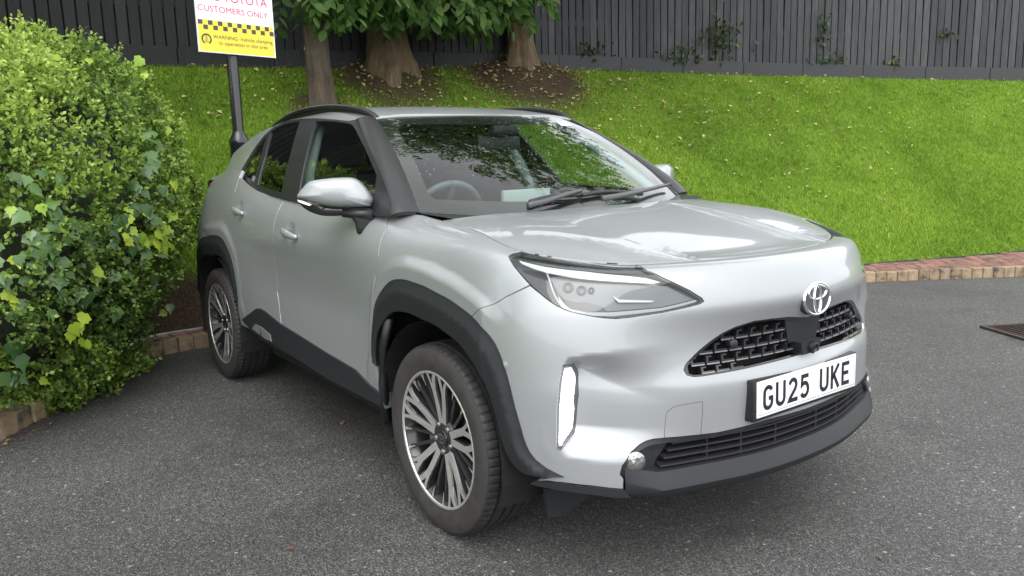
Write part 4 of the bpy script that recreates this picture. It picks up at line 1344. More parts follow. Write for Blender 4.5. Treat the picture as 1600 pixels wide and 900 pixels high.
wiper([(908, 310), (940, 305), (975, 305.5), (1001, 308)], [(938, 320), (970, 314), (1005, 306), (1045, 296)])
# scuttle between bonnet and glass
xs_ = np.linspace(0, 1, 12)
V, F = [], []
for a in xs_:
    pb = screen_pos(np.array([a]), np.array([0.02]))[0]
    V += [(pb[0] - .01, pb[1], pb[2] - .004), (pb[0] + .06, pb[1] * 1.0, pb[2] - .03), (-.10, pb[1], 1.015)]
m = len(V)
F = [(3 * i + j, 3 * i + j + 1, 3 * i + j + 4, 3 * i + j + 3) for i in range(11) for j in range(2)]
mesh_obj('scuttle_panel', V + [(x, -y, z) for x, y, z in V], F + [tuple(m + i for i in f[::-1]) for f in F], M_BLACK, car)
for s in (1, -1):   # corner infill below the pillar
    mesh_obj('scuttle_corner', [(-.34, -.71 * s, 1.094), (-.17, -.69 * s, 1.085), (-.17, -.55 * s, 1.05), (-.30, -.60 * s, 1.06)], [(0, 1, 2, 3)], M_BLACK, car)
M_RED = plain('tail_lamp_red', (.045, .006, .006), .12, coat=.8)
tl = px([(345, 300), (338, 318), (333, 332), (352, 318), (353, 302)])
for s in (1, -1):
    bm = bmesh.new()
    pts_ = [(-2.93, .725, 1.19), (-2.97, .735, 1.06), (-3.05, .72, .99), (-3.17, .60, 1.02), (-3.15, .58, 1.14), (-3.05, .64, 1.20)]
    a = [bm.verts.new((x, -w * s, z)) for x, w, z in pts_]; b = [bm.verts.new((x - .045, -(w + .022) * s, z - .005)) for x, w, z in pts_]
    bm.faces.new(a); bm.faces.new(b[::-1])
    for i in range(6): bm.faces.new((a[i], b[i], b[(i + 1) % 6], a[(i + 1) % 6]))
    bm_obj('tail_lamp', bm, M_RED, car, smooth=True, bevel=.012)
# tailgate with its glass: closes the rear between roof and bumper
yy = np.linspace(0, 1, 14)
V, F = [], []
roofw = float(roof_join(np.array([-2.98]))[0])
for a in yy:
    top = np.array([-2.95, -roofw * .90 * a, float(roof_z(np.array([-2.98]), np.array([roofw * a]))[0])])
    ub = a
    bot = np.array([-3.14 + .10 * a ** 3, -.63 * a, 1.16])
    for t in np.linspace(0, 1, 5): V.append(top * (1 - t) + bot * t + np.array([-.03, 0, .01]) * 4 * t * (1 - t))
m = len(V)
F = [(5 * i + j, 5 * i + j + 1, 5 * i + j + 6, 5 * i + j + 5) for i in range(13) for j in range(4)]
mesh_obj('tailgate', V + [(x, -y, z) for x, y, z in V], [f[::-1] for f in F] + [tuple(m + i for i in f) for f in F], M_GLASSDARK, car, smooth=True)

# ------------------------------------------------------------------ windscreen border and cabin
SCR = np.array([(0, 0), (.65, 0), (.65, .75), (0, .75)])
fr_h = np.array([(0, .09), (.585, .09), (.600, .12), (.585, .62), (.55, .675), (0, .655)])
panel('windscreen_border', screen, SCR, plain('ceramic_border', (.018, .014, .013), .25), car, step=.03, holes=[fr_h], mirror=True, lip=0, off=-.005)
M_FAB = plain('seat_fabric', (.020, .021, .023), .8, var=.15)
M_DASH = plain('dashboard_black', (.022, .024, .025), .6)
M_LINER = plain('headlining_grey', (.42, .44, .43), .85)
M_PALE = plain('pale_grey_plastic', (.38, .44, .43), .5)
box('cabin_floor', (-3.0, -.72, .27), (-.1, .72, .30), M_DARK, car)
box('bulkhead', (-.20, -.66, .27), (-.12, .66, 1.0), M_DARK, car)
for s in (1, -1):
    box('door_card', (-2.45, -.765 * s - .01, .3), (-.60, -.765 * s + .01, 1.05), M_DASH, car)
box('parcel_shelf', (-3.05, -.62, .98), (-2.55, .62, 1.0), M_DARK, car)
# dashboard: a swept hump
V, F = [], []
dp = [(-.16, 1.03), (-.34, 1.055), (-.50, 1.045), (-.60, 1.0), (-.62, .90), (-.56, .75), (-.5, .4)]
for y in np.linspace(-.70, .70, 12):
    for x, z in dp: V.append((x - .05 * (y / .7) ** 2, y, z + (.02 * math.exp(-((y + .36) / .14) ** 2) if x < -.3 else 0)))
m = len(dp)
F = [(i * m + j, i * m + j + 1, (i + 1) * m + j + 1, (i + 1) * m + j) for i in range(11) for j in range(m - 1)]
mesh_obj('dashboard', V, F, M_DASH, car, smooth=True)
box('centre_screen', (-.60, -.14, 1.02), (-.575, .12, 1.145), M_PALE, car, bevel=.006)
# steering wheel (right-hand drive)
sw = Matrix.Translation((-.72, -.36, 1.02)) @ Matrix.Rotation(math.radians(-66), 4, 'Y')
ring = [sw @ Vector((.178 * math.cos(t), .178 * math.sin(t), 0)) for t in np.linspace(0, 2 * math.pi, 49)]
stw = tube('steering_wheel', [tuple(p) for p in ring], .016, plain('wheel_rim_grey', (.10, .12, .12), .5), car, n=8)
for a in (0, math.pi, math.pi * 1.5 + 0):
    tube('wheel_spoke', [tuple(sw @ Vector((.02 * math.cos(a), .02 * math.sin(a), -.01))), tuple(sw @ Vector((.175 * math.cos(a), .175 * math.sin(a), 0)))], .018, M_DASH, stw, n=6)
def seat(x, y, wd, mat=M_FAB):
    s = box('seat', (x - .26, y - wd / 2, .50), (x + .26, y + wd / 2, .68), mat, car, bevel=.05)
    bm = bmesh.new()
    bm_box(bm, (-.06, -wd / 2, 0), (.07, wd / 2, .66), Matrix.Translation((x - .24, y, .58)) @ Matrix.Rotation(math.radians(-18), 4, 'Y'))
    bm_obj('seat_back', bm, mat, s, smooth=True, bevel=.05)
    return s
def headrest(s, x, y):
    bm = bmesh.new()
    bm_box(bm, (-.05, -.13, 0), (.05, .13, .18), Matrix.Translation((x - .47, y, 1.25)) @ Matrix.Rotation(math.radians(-12), 4, 'Y'))
    bm_obj('headrest', bm, M_FAB, s, smooth=True, bevel=.04)
for y in (-.37, .37):
    s = seat(-1.30, y, .50); headrest(s, -1.30, y)
s = seat(-2.25, 0, 1.25)
for y in (-.38, 0, .38): headrest(s, -2.25, y)
# headlining under the roof
hx_ = np.linspace(-2.9, -.98, 14); hw_ = np.linspace(-1, 1, 11)
V = [(x, .54 * a, float(roof_z(np.array([x]), np.array([.54 * a]))[0]) - .035) for x in hx_ for a in hw_]
F = [(i * 11 + j, i * 11 + j + 1, (i + 1) * 11 + j + 1, (i + 1) * 11 + j) for i in range(13) for j in range(10)]
mesh_obj('headlining', V, F, M_LINER, car, smooth=True)
# pale inner pillars
for s in (1, -1):
    tube('inner_pillar', [(-1.44, -.72 * s, 1.0), (-1.52, -.65 * s, 1.25), (-1.60, -.545 * s, 1.46)], [.035, .03, .025], M_PALE, car)
    e = screen_pos(np.full(8, .97), np.linspace(.04, .97, 8)) * [1, s, 1] + np.array([-.06, 0.02 * s, -.03])
    tube('inner_pillar', e, .030, M_PALE, car)
# interior mirror and camera housing, sun visors, windscreen sticker
ms = screen.pos(np.array([[0, .62]]))[0]
box('interior_mirror', (ms[0] - .10, -.12, ms[2] - .10), (ms[0] - .075, .12, ms[2] - .035), M_BLACK, car, bevel=.012)
box('camera_housing', (ms[0] - .10, -.07, ms[2] - .03), (ms[0] - .02, .07, ms[2] + .01), M_BLACK, car, bevel=.012)
stq = pick_s.px([(868, 190), (884, 190), (893, 197), (877, 197)])
mesh_obj('windscreen_sticker', screen.pos(stq) + np.array([.5, 0, .86]) * .002, [(0, 1, 2, 3)], plain('sticker_pale_blue', (.55, .68, .72), .5), car)
# ------------------------------------------------------------------ the place: asphalt, kerb, bank, fence
def at_d(pxx, pyy, d):
    r = pix_dir(pxx, pyy); r = r / np.linalg.norm(r[:2]); return CAM_POS + r * d

def asphalt_mat():
    m, n, l, b = new_mat('asphalt')
    t = n.new('ShaderNodeTexCoord')
    v = n.new('ShaderNodeTexVoronoi'); v.inputs['Scale'].default_value = 215
    v2 = n.new('ShaderNodeTexVoronoi'); v2.inputs['Scale'].default_value = 62
    no = n.new('ShaderNodeTexNoise'); no.inputs['Scale'].default_value = .9; no.inputs['Detail'].default_value = 6
    fi = n.new('ShaderNodeTexNoise'); fi.inputs['Scale'].default_value = 340; fi.inputs['Detail'].default_value = 3
    for q in (v, v2, no, fi): l.new(t.outputs['Object'], q.inputs['Vector'])
    sep = n.new('ShaderNodeSeparateColor'); l.new(v.outputs['Color'], sep.inputs[0])
    c1 = ramp(n, [(0, (.030, .030, .030)), (.30, (.062, .061, .060)), (.65, (.106, .104, .101)), (.90, (.17, .165, .16)), (1, (.31, .30, .29))])
    l.new(sep.outputs[0], c1.inputs[0])
    sep2 = n.new('ShaderNodeSeparateColor'); l.new(v2.outputs['Color'], sep2.inputs[0])
    gt = n.new('ShaderNodeMapRange'); gt.inputs[1].default_value = .975; gt.inputs[2].default_value = .992
    l.new(sep2.outputs[1], gt.inputs[0])
    dd = n.new('ShaderNodeMapRange'); dd.inputs[1].default_value = .45; dd.inputs[2].default_value = .30
    l.new(v2.outputs['Distance'], dd.inputs[0])
    mm = n.new('ShaderNodeMath'); mm.operation = 'MULTIPLY'; l.new(gt.outputs[0], mm.inputs[0]); l.new(dd.outputs[0], mm.inputs[1])
    mx = n.new('ShaderNodeMix'); mx.data_type = 'RGBA'; l.new(mm.outputs[0], mx.inputs[0]); l.new(c1.outputs[0], mx.inputs[6]); mx.inputs[7].default_value = (.42, .40, .37, 1)
    big = n.new('ShaderNodeMapRange'); big.inputs[1].default_value = .3; big.inputs[2].default_value = .7; big.inputs[3].default_value = .64; big.inputs[4].default_value = 1.02
    l.new(no.outputs[0], big.inputs[0])
    mu = n.new('ShaderNodeMix'); mu.data_type = 'RGBA'; mu.blend_type = 'MULTIPLY'; mu.inputs[0].default_value = 1
    l.new(mx.outputs[2], mu.inputs[6]); l.new(big.outputs[0], mu.inputs[7])
    st = n.new('ShaderNodeTexNoise'); st.inputs['Scale'].default_value = 2.3; st.inputs['Detail'].default_value = 9; st.inputs['Roughness'].default_value = .6; st.inputs['Distortion'].default_value = .8
    l.new(t.outputs['Object'], st.inputs['Vector'])
    sr = n.new('ShaderNodeMapRange'); sr.inputs[1].default_value = .58; sr.inputs[2].default_value = .70; sr.inputs[3].default_value = 1.0; sr.inputs[4].default_value = .70      # old oil and damp stains
    l.new(st.outputs[0], sr.inputs[0])
    m3 = n.new('ShaderNodeMix'); m3.data_type = 'RGBA'; m3.blend_type = 'MULTIPLY'; m3.inputs[0].default_value = 1
    l.new(mu.outputs[2], m3.inputs[6]); l.new(sr.outputs[0], m3.inputs[7]); l.new(m3.outputs[2], b.inputs['Base Color'])
    rr = n.new('ShaderNodeMapRange'); rr.inputs[3].default_value = .50; rr.inputs[4].default_value = .80; l.new(no.outputs[0], rr.inputs[0]); l.new(rr.outputs[0], b.inputs['Roughness'])
    bp = n.new('ShaderNodeBump'); bp.inputs['Strength'].default_value = .9; bp.inputs['Distance'].default_value = .005
    ad = n.new('ShaderNodeMath'); ad.operation = 'ADD'; l.new(v.outputs['Distance'], ad.inputs[0]); l.new(fi.outputs[0], ad.inputs[1])
    inv = n.new('ShaderNodeMath'); inv.operation = 'MULTIPLY'; inv.inputs[1].default_value = -1; l.new(ad.outputs[0], inv.inputs[0])
    l.new(inv.outputs[0], bp.inputs['Height']); l.new(bp.outputs[0], b.inputs['Normal'])
    return m
road = mesh_obj('road', [(-300, -300, 0), (300, -300, 0), (300, 300, 0), (-300, 300, 0)], [(0, 1, 2, 3)], asphalt_mat())
tag(road, 'dark grey asphalt of the car park', kind='structure')

KP = np.array([(3.0, -5.4), (.6, -3.9), (-1.0, -2.85), (-2.1, -2.08), (-2.7, -1.62), (-3.2, -1.27), (-3.42, -1.03), (-3.47, -.6), (-3.42, .8), (-3.1, 2.4), (-2.5, 3.75), (-1.78, 4.99), (-.97, 6.28), (.1, 7.8), (1.6, 9.6), (4.2, 12.4)])
FP = np.array([(-5.6, -14), (-6.2, -9), (-6.45, -6), (-6.5, -3.6), (-6.5, -2.6), (-6.5, -1.8), (-6.5, -1.2), (-6.5, -.5), (-6.5, 1.2), (-6.48, 3.2), (-6.46, 5.2), (-5.70, 7.66), (-4.76, 9.71), (-3.31, 11.76), (-1.4, 14.0), (1.8, 17.0)])
FZ = np.array([2.2, 2.25, 2.25, 2.26, 2.27, 2.28, 2.28, 2.29, 2.33, 2.40, 2.46, 2.40, 2.34, 2.23, 2.15, 2.05])
_kd = smooth_curve(KP, 24); _fd = smooth_curve(np.column_stack([FP, FZ]), 24)
NS = len(_kd)
_kt = np.gradient(_kd, axis=0); _kt /= np.linalg.norm(_kt, axis=1)[:, None]
_kn = np.stack([-_kt[:, 1], _kt[:, 0]], 1)                   # to the left of travel = away from the road
KDEPTH = .235
MOUNDS = []
def pave_w(y):
    """depth of the kerb and its red paving, widening where the path begins"""
    return np.interp(y, [3.8, 4.6, 5.3, 6.2, 7.5, 9.5], [.222, .222, .55, .80, 1.35, 1.9])
def bank(s, t):
    """s: 0..NS-1 along the kerb, t: 0 at the back of the kerb .. 1 at the fence"""
    s = np.clip(s, 0, NS - 1.001); i = s.astype(int); f = (s - i)[:, None]
    ko = _kd + _kn * pave_w(_kd[:, 1])[:, None]
    k = ko[i] * (1 - f) + ko[i + 1] * f
    e = _fd[i] * (1 - f) + _fd[i + 1] * f
    xy = k * (1 - t)[:, None] + e[:, :2] * t[:, None]
    z = .105 + (e[:, 2] - .105) * (t * .93 + .07 * smooth_step(0, 1, t)) 
    x, y = xy[:, 0], xy[:, 1]
    for mx_, my_, mr_, mh_ in MOUNDS: z = z + mh_ * np.exp(-(((x - mx_) / mr_) ** 2 + ((y - my_) / mr_) ** 2))
    z = z + .03 * np.sin(1.7 * x + .6) * np.sin(1.3 * y) * np.clip(t * 4, 0, 1) * np.clip((1 - t) * 4, 0, 1)
    return np.column_stack([xy, z])
def tree_foot(pxx, t):
    """point of the bank at height fraction t that lies in picture column pxx"""
    s_ = np.linspace(24 * 6, 24 * 12, 900); P = bank(s_, np.full(900, t))
    q = to_px(P); return P[np.argmin(np.abs(q[:, 0] - pxx))]
_b, _c = tree_foot(606, .94), tree_foot(812, .95)
MOUNDS = [(_b[0] + .12, _b[1], .42, .17), (_c[0] + .12, _c[1], .55, .20)]      # soil heaped round the two thick trunks
TREES = {'a': tree_foot(505, .74), 'b': _b + [0, 0, .15], 'c': _c + [0, 0, .17]}
ss, tt = np.meshgrid(np.arange(0, NS - 1, 1.0), np.linspace(0, 1.06, 56))
BV = bank(ss.ravel(), tt.ravel())
nu = ss.shape[1]
idx = np.arange((ss.shape[0] - 1) * nu).reshape(-1, nu)[:, :-1].ravel()
BF = np.stack([idx, idx + 1, idx + nu + 1, idx + nu], 1)
def soil_amount(P):
    a = np.zeros(len(P))
    for k, (rr_, st) in {'a': (.40, .8), 'b': (.75, .9), 'c': (1.0, 1)}.items():
        c = TREES[k]; d = np.hypot((P[:, 0] - c[0]) * .8, (P[:, 1] - c[1]) * .75)
        a = np.maximum(a, st * (1 - smooth_step(rr_ * .45, rr_, d)))
    d0 = np.hypot(P[:, 0] + 3.85, P[:, 1] + .85)
    a = np.maximum(a, 1 - smooth_step(.25, .55, d0))
    return a
def bank_soil_mat():
    m, n, l, b = new_mat('grass_soil')
    t = n.new('ShaderNodeTexCoord'); a = n.new('ShaderNodeAttribute'); a.attribute_name = 'soil'
    no = n.new('ShaderNodeTexNoise'); no.inputs['Scale'].default_value = 7; no.inputs['Detail'].default_value = 8
    fi = n.new('ShaderNodeTexNoise'); fi.inputs['Scale'].default_value = 60; fi.inputs['Detail'].default_value = 5
    l.new(t.outputs['Object'], no.inputs['Vector']); l.new(t.outputs['Object'], fi.inputs['Vector'])
    g = ramp(n, [(.3, (.075, .135, .014)), (.7, (.15, .25, .026))]); l.new(no.outputs[0], g.inputs[0])
    s = ramp(n, [(.3, (.030, .020, .013)), (.75, (.11, .075, .05))]); l.new(fi.outputs[0], s.inputs[0])
    ad = n.new('ShaderNodeMath'); ad.operation = 'MULTIPLY_ADD'; ad.inputs[1].default_value = .5; ad.inputs[2].default_value = -.25; l.new(no.outputs[0], ad.inputs[0])
    a2 = n.new('ShaderNodeMath'); a2.operation = 'ADD'; a2.use_clamp = True; l.new(a.outputs['Fac'], a2.inputs[0]); l.new(ad.outputs[0], a2.inputs[1])
    mx = n.new('ShaderNodeMix'); mx.data_type = 'RGBA'; l.new(a2.outputs[0], mx.inputs[0]); l.new(g.outputs[0], mx.inputs[6]); l.new(s.outputs[0], mx.inputs[7])
    l.new(mx.outputs[2], b.inputs['Base Color']); b.inputs['Roughness'].default_value = .95; b.inputs['Specular IOR Level'].default_value = .1
    bp = n.new('ShaderNodeBump'); bp.inputs['Distance'].default_value = .03; l.new(fi.outputs[0], bp.inputs['Height']); l.new(bp.outputs[0], b.inputs['Normal'])
    return m
bank_o = fast_mesh('grass_bank', BV, BF, bank_soil_mat(), smooth=True, attrs={'soil': soil_amount(BV)})
tag(bank_o, 'grassy bank rising from the kerb to the fence', kind='structure')

# grass blades
def leaf_mat(name, cols, rough=.5, trans=.35, spec=.3, attr='shade'):
    m, n, l, b = new_mat(name)
    a = n.new('ShaderNodeAttribute'); a.attribute_name = attr
    k = len(cols)
    r = ramp(n, [(i / (k - 1), c) for i, c in enumerate(cols)]); l.new(a.outputs['Fac'], r.inputs[0])
    l.new(r.outputs[0], b.inputs['Base Color'])
    b.inputs['Roughness'].default_value = rough; b.inputs['Specular IOR Level'].default_value = spec
    tr = n.new('ShaderNodeBsdfTranslucent'); l.new(r.outputs[0], tr.inputs[0])
    mx = n.new('ShaderNodeMixShader'); mx.inputs[0].default_value = trans
    l.new(b.outputs[0], mx.inputs[1]); l.new(tr.outputs[0], mx.inputs[2]); l.new(mx.outputs[0], n['Material Output'].inputs[0])
    return m
def vnoise(P, sc, seed=0):
    """cheap smooth 2D value noise 0..1"""
    r = np.random.default_rng(seed); T = r.random((64, 64))
    q = P[:, :2] * sc + 100; i = np.floor(q).astype(int); f = q - i; f = f * f * (3 - 2 * f)
    a = T[i[:, 0] % 64, i[:, 1] % 64]; b = T[(i[:, 0] + 1) % 64, i[:, 1] % 64]; c = T[i[:, 0] % 64, (i[:, 1] + 1) % 64]; d = T[(i[:, 0] + 1) % 64, (i[:, 1] + 1) % 64]
    return (a * (1 - f[:, 0]) + b * f[:, 0]) * (1 - f[:, 1]) + (c * (1 - f[:, 0]) + d * f[:, 0]) * f[:, 1]
s_lo, s_hi = 24 * 5.2, 24 * 14.0
NB = 230000
s_ = rng.uniform(s_lo, s_hi, NB); t_ = rng.uniform(0, 1, NB)
GP = bank(s_, t_)
keep = (rng.random(NB) > soil_amount(GP) * 1.15) & (rng.random(NB) < .35 + .9 * np.clip(1.2 - 0.0 * t_, 0, 1))
GP = GP[keep]; nb = len(GP)
n1 = vnoise(GP, 2.2, 1); n2 = vnoise(GP, .7, 2); n3 = vnoise(GP, 9, 3)
h = (.020 + .026 * rng.random(nb) + .014 * n3) ; wd = .0045 + .004 * rng.random(nb)
az = rng.uniform(0, 2 * np.pi, nb); la = rng.uniform(0, 2 * np.pi, nb); lean = rng.uniform(.1, .9, nb) * h
side = np.column_stack([np.cos(az), np.sin(az), np.zeros(nb)]) * wd[:, None]
tip = GP + np.column_stack([np.cos(la) * lean, np.sin(la) * lean, h])
V = np.concatenate([GP - side, GP + side, tip], 1).reshape(-1, 3); V[:, 2] -= .004
sh = np.clip(.15 + .45 * n1 + .35 * n2 + rng.normal(0, .13, nb), 0, 1)
F = np.arange(3 * nb).reshape(-1, 3)
M_GRASS = leaf_mat('grass_blades', [(.075, .145, .012), (.150, .265, .022), (.235, .375, .036), (.34, .47, .065)], .55, .34)
grass = fast_mesh('grass', V, F, M_GRASS, attrs={'shade': np.repeat(sh, 3)})
tag(grass, 'mown green grass covering the bank', 'grass', kind='stuff')

# fallen leaves
def flat_leaves(name, P, size, cols, shade, label, updir=None, mat=None, tilt=.5, parent=None, cat='leaves'):
    n = len(P)
    shape = np.array([(0, -.5), (.28, -.18), (.30, .12), (0, .5), (-.30, .12), (-.28, -.18)])
    az = rng.uniform(0, 2 * np.pi, n)
    nrm = np.column_stack([rng.normal(0, tilt, n), rng.normal(0, tilt, n), np.ones(n)]); nrm /= np.linalg.norm(nrm, axis=1)[:, None]
    a = np.column_stack([np.cos(az), np.sin(az), np.zeros(n)]); a -= nrm * np.sum(a * nrm, 1)[:, None]; a /= np.linalg.norm(a, axis=1)[:, None]
    b = np.cross(nrm, a)
    V = P[:, None] + size[:, None, None] * (shape[None, :, :1] * a[:, None] + shape[None, :, 1:] * b[:, None]) + nrm[:, None] * (np.abs(shape[None, :, :1]) * size[:, None, None] * .5)
    F = np.arange(6 * n).reshape(-1, 6)
    o = fast_mesh(name, V.reshape(-1, 3), F, mat or leaf_mat(name + '_colours', cols, .7, .15), attrs={'shade': np.repeat(shade, 6)}, parent=parent)
    if label: tag(o, label, cat, kind='stuff')
    return o
nl = 3400
s_ = rng.uniform(24 * 6.6, 24 * 13.0, nl); t_ = 1 - np.abs(rng.normal(0, .28, nl)); ok = t_ > .05
LP = bank(s_[ok], np.clip(t_[ok], 0, .985))
dens = np.exp(-((LP[:, 1] - 3.8) / 3.2) ** 2) + .12
LP = LP[rng.random(len(LP)) < dens]
LP[:, 2] += .030
flat_leaves('fallen_leaves', LP, rng.uniform(.028, .068, len(LP)), [(.20, .13, .05), (.38, .31, .12), (.48, .42, .17), (.45, .40, .24)], rng.random(len(LP)), 'yellow and brown fallen leaves scattered on the grass bank')
LP = np.vstack([np.column_stack([rng.uniform(-3.4, -2.0, 70), np.zeros(70), np.full(70, .012)])])
LP[:, 1] = np.interp(LP[:, 0], KP[3:7][::-1, 0], KP[3:7][::-1, 1]) + np.abs(rng.normal(0, .10, 70)) + .03
extra = np.column_stack([rng.uniform(-2.2, 2.0, 9), rng.uniform(-2.0, 1.0, 9), np.full(9, .008)])
LP = np.vstack([LP, extra])
flat_leaves('leaf_litter', LP, rng.uniform(.012, .036, len(LP)), [(.10, .045, .02), (.22, .11, .045), (.34, .24, .10)], rng.random(len(LP)), 'small brown leaf scraps lying on the asphalt by the hedge kerb', tilt=.2)

# kerb: upright buff blocks with a red brick top course behind
def stone_mat(name, c0, c1, dirt=(.06, .055, .045)):
    m, n, l, b = new_mat(name)
    t = n.new('ShaderNodeTexCoord'); oi = n.new('ShaderNodeObjectInfo')
    no = n.new('ShaderNodeTexNoise'); no.inputs['Scale'].default_value = 14; no.inputs['Detail'].default_value = 8; no.inputs['Roughness'].default_value = .65
    l.new(t.outputs['Object'], no.inputs['Vector'])
    ge = n.new('ShaderNodeNewGeometry'); l.new(ge.outputs['Position'], no.inputs['Vector'])
    r = ramp(n, [(.32, dirt), (.46, c0), (.72, c1)])
    ad = n.new('ShaderNodeMath'); ad.operation = 'MULTIPLY_ADD'; ad.inputs[1].default_value = .22; l.new(oi.outputs['Random'], ad.inputs[0])
    sb = n.new('ShaderNodeMath'); sb.operation = 'SUBTRACT'; sb.inputs[1].default_value = .08; l.new(no.outputs[0], sb.inputs[0]); l.new(sb.outputs[0], ad.inputs[2])
    l.new(ad.outputs[0], r.inputs[0]); l.new(r.outputs[0], b.inputs['Base Color']); b.inputs['Roughness'].default_value = .85
    bp = n.new('ShaderNodeBump'); bp.inputs['Distance'].default_value = .006; bp.inputs['Strength'].default_value = .6
    f = n.new('ShaderNodeTexNoise'); f.inputs['Scale'].default_value = 120; l.new(ge.outputs['Position'], f.inputs['Vector']); l.new(f.outputs[0], bp.inputs['Height']); l.new(bp.outputs[0], b.inputs['Normal'])
    return m
M_BUFF = stone_mat('kerb_buff', (.24, .175, .11), (.36, .27, .175))
M_REDBR = stone_mat('kerb_red', (.19, .092, .072), (.29, .15, .115))
M_MORTAR = plain('kerb_bed', (.10, .085, .07), .95, var=.2)
kl = np.concatenate([[0], np.cumsum(np.linalg.norm(np.diff(_kd, axis=0), axis=1))])
s_start, s_end = kl[24 * 2], kl[24 * 14]
kerb_z = .098
# mortar bed under the blocks
ks = np.arange(24 * 2, 24 * 14 + 1)
V = []
for i in ks:
    p, nn = _kd[i], _kn[i]
    V += [(*(p + nn * .012), -.01), (*(p + nn * .012), kerb_z - .012), (*(p + nn * (pave_w(p[1]) + .05)), kerb_z - .012), (*(p + nn * (pave_w(p[1]) + .05)), -.01)]
F = [(4 * i + j, 4 * i + j + 1, 4 * i + j + 5, 4 * i + j + 4) for i in range(len(ks) - 1) for j in range(3)]
kerb = mesh_obj('kerb', V, F, M_MORTAR)
tag(kerb, 'low kerb of buff blocks and red bricks along the bank', kind='structure')
def block_mesh(name, lx, ly, lz, mat):
    bm = bmesh.new(); bm_box(bm, (-lx / 2, 0, 0), (lx / 2, ly, lz))
    bmesh.ops.bevel(bm, geom=bm.edges[:], offset=.006, segments=1, affect='EDGES')
    me = bpy.data.meshes.new(name); bm.to_mesh(me); bm.free(); me.materials.append(mat)
    return me
PITCH = .107
me_b = block_mesh('kerb_block', PITCH - .006, .075, kerb_z + .02, M_BUFF)
me_r = block_mesh('brick', PITCH - .006, .155, .05, M_REDBR)
sq = s_start
while sq < s_end:
    p = np.array([np.interp(sq, kl, _kd[:, i]) for i in range(2)]); tg = np.array([np.interp(sq, kl, _kt[:, i]) for i in range(2)])
    ang = math.atan2(tg[1], tg[0]); nn = np.array([-tg[1], tg[0]])
    j = rng.normal(0, .0025, 4)
    o = bpy.data.objects.new('kerb_block', me_b); link(o, kerb); o.location = (p[0] + nn[0] * j[0], p[1] + nn[1] * j[0], -.02 + j[1]); o.rotation_euler = (j[2], j[3], ang + j[2] * 4)
    p2 = p + nn * .078
    o = bpy.data.objects.new('brick', me_r); link(o, kerb); o.location = (p2[0], p2[1], kerb_z - .052 + j[3]); o.rotation_euler = (j[3] * 2, j[2] * 2, ang + j[1] * 4)
    pw = float(pave_w(p[1]))
    r_ = 1
    while .078 + r_ * .158 + .10 < pw:
        p3 = p + nn * (.078 + r_ * .158)
        j = rng.normal(0, .002, 3)
        o = bpy.data.objects.new('brick', me_r); link(o, kerb); o.location = (p3[0] + tg[0] * PITCH * .5 * (r_ % 2), p3[1] + tg[1] * PITCH * .5 * (r_ % 2), kerb_z - .052 + j[0]); o.rotation_euler = (j[1], j[2], ang + j[1] * 3)
        r_ += 1
    sq += PITCH

# fence
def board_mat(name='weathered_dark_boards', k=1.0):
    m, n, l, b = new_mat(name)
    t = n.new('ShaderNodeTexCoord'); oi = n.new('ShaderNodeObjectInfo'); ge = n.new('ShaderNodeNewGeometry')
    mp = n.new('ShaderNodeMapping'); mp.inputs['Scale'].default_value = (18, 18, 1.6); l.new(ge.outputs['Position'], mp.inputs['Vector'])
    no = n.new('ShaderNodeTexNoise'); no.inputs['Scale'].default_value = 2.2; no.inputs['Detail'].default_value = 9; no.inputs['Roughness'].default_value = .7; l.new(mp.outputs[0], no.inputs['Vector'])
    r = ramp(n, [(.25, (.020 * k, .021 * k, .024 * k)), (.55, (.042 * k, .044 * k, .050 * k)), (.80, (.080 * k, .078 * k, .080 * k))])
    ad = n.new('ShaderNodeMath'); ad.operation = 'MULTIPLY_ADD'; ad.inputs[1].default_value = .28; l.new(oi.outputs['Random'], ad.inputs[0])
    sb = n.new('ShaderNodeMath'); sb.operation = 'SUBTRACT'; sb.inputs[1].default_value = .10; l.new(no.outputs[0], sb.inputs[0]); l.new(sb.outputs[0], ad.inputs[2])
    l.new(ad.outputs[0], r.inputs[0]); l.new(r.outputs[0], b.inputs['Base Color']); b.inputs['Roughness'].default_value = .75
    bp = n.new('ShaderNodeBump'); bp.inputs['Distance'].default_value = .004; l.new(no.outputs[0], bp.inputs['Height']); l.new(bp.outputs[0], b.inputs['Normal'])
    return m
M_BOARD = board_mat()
M_BOARDK = board_mat('black_brown_shaded_boards', .36)  # darker copy of the boards: black-brown stain plus shade put into the colour
fence = empty('timber_fence', (-6.5, 2, 2.3))
tag(fence, 'tall dark close-boarded timber fence along the top of the bank', 'fence')
FINV = Matrix.Translation((6.5, -2, -2.3))
fl_ = np.concatenate([[0], np.cumsum(np.linalg.norm(np.diff(_fd[:, :2], axis=0), axis=1))])
_ft = np.gradient(_fd[:, :2], axis=0); _ft /= np.linalg.norm(_ft, axis=1)[:, None]
def fence_at(sq):
    p = np.array([np.interp(sq, fl_, _fd[:, i]) for i in range(3)]); tg = np.array([np.interp(sq, fl_, _ft[:, i]) for i in range(2)])
    return p, tg / np.linalg.norm(tg)
BW, BG, BH = .100, .0125, 1.75
def tall_box(name, w, d, h, mat, bev=.004):
    bm = bmesh.new(); bm_box(bm, (-w / 2, -d / 2, 0), (w / 2, d / 2, h))
    bmesh.ops.bevel(bm, geom=[e for e in bm.edges if abs(e.verts[0].co.z - e.verts[1].co.z) > .1], offset=bev, segments=1, affect='EDGES')
    me = bpy.data.meshes.new(name); bm.to_mesh(me); bm.free(); me.materials.append(mat); return me
me_board = tall_box('board', BW, .019, BH, M_BOARD); me_boardk = tall_box('board', BW, .019, BH, M_BOARDK)
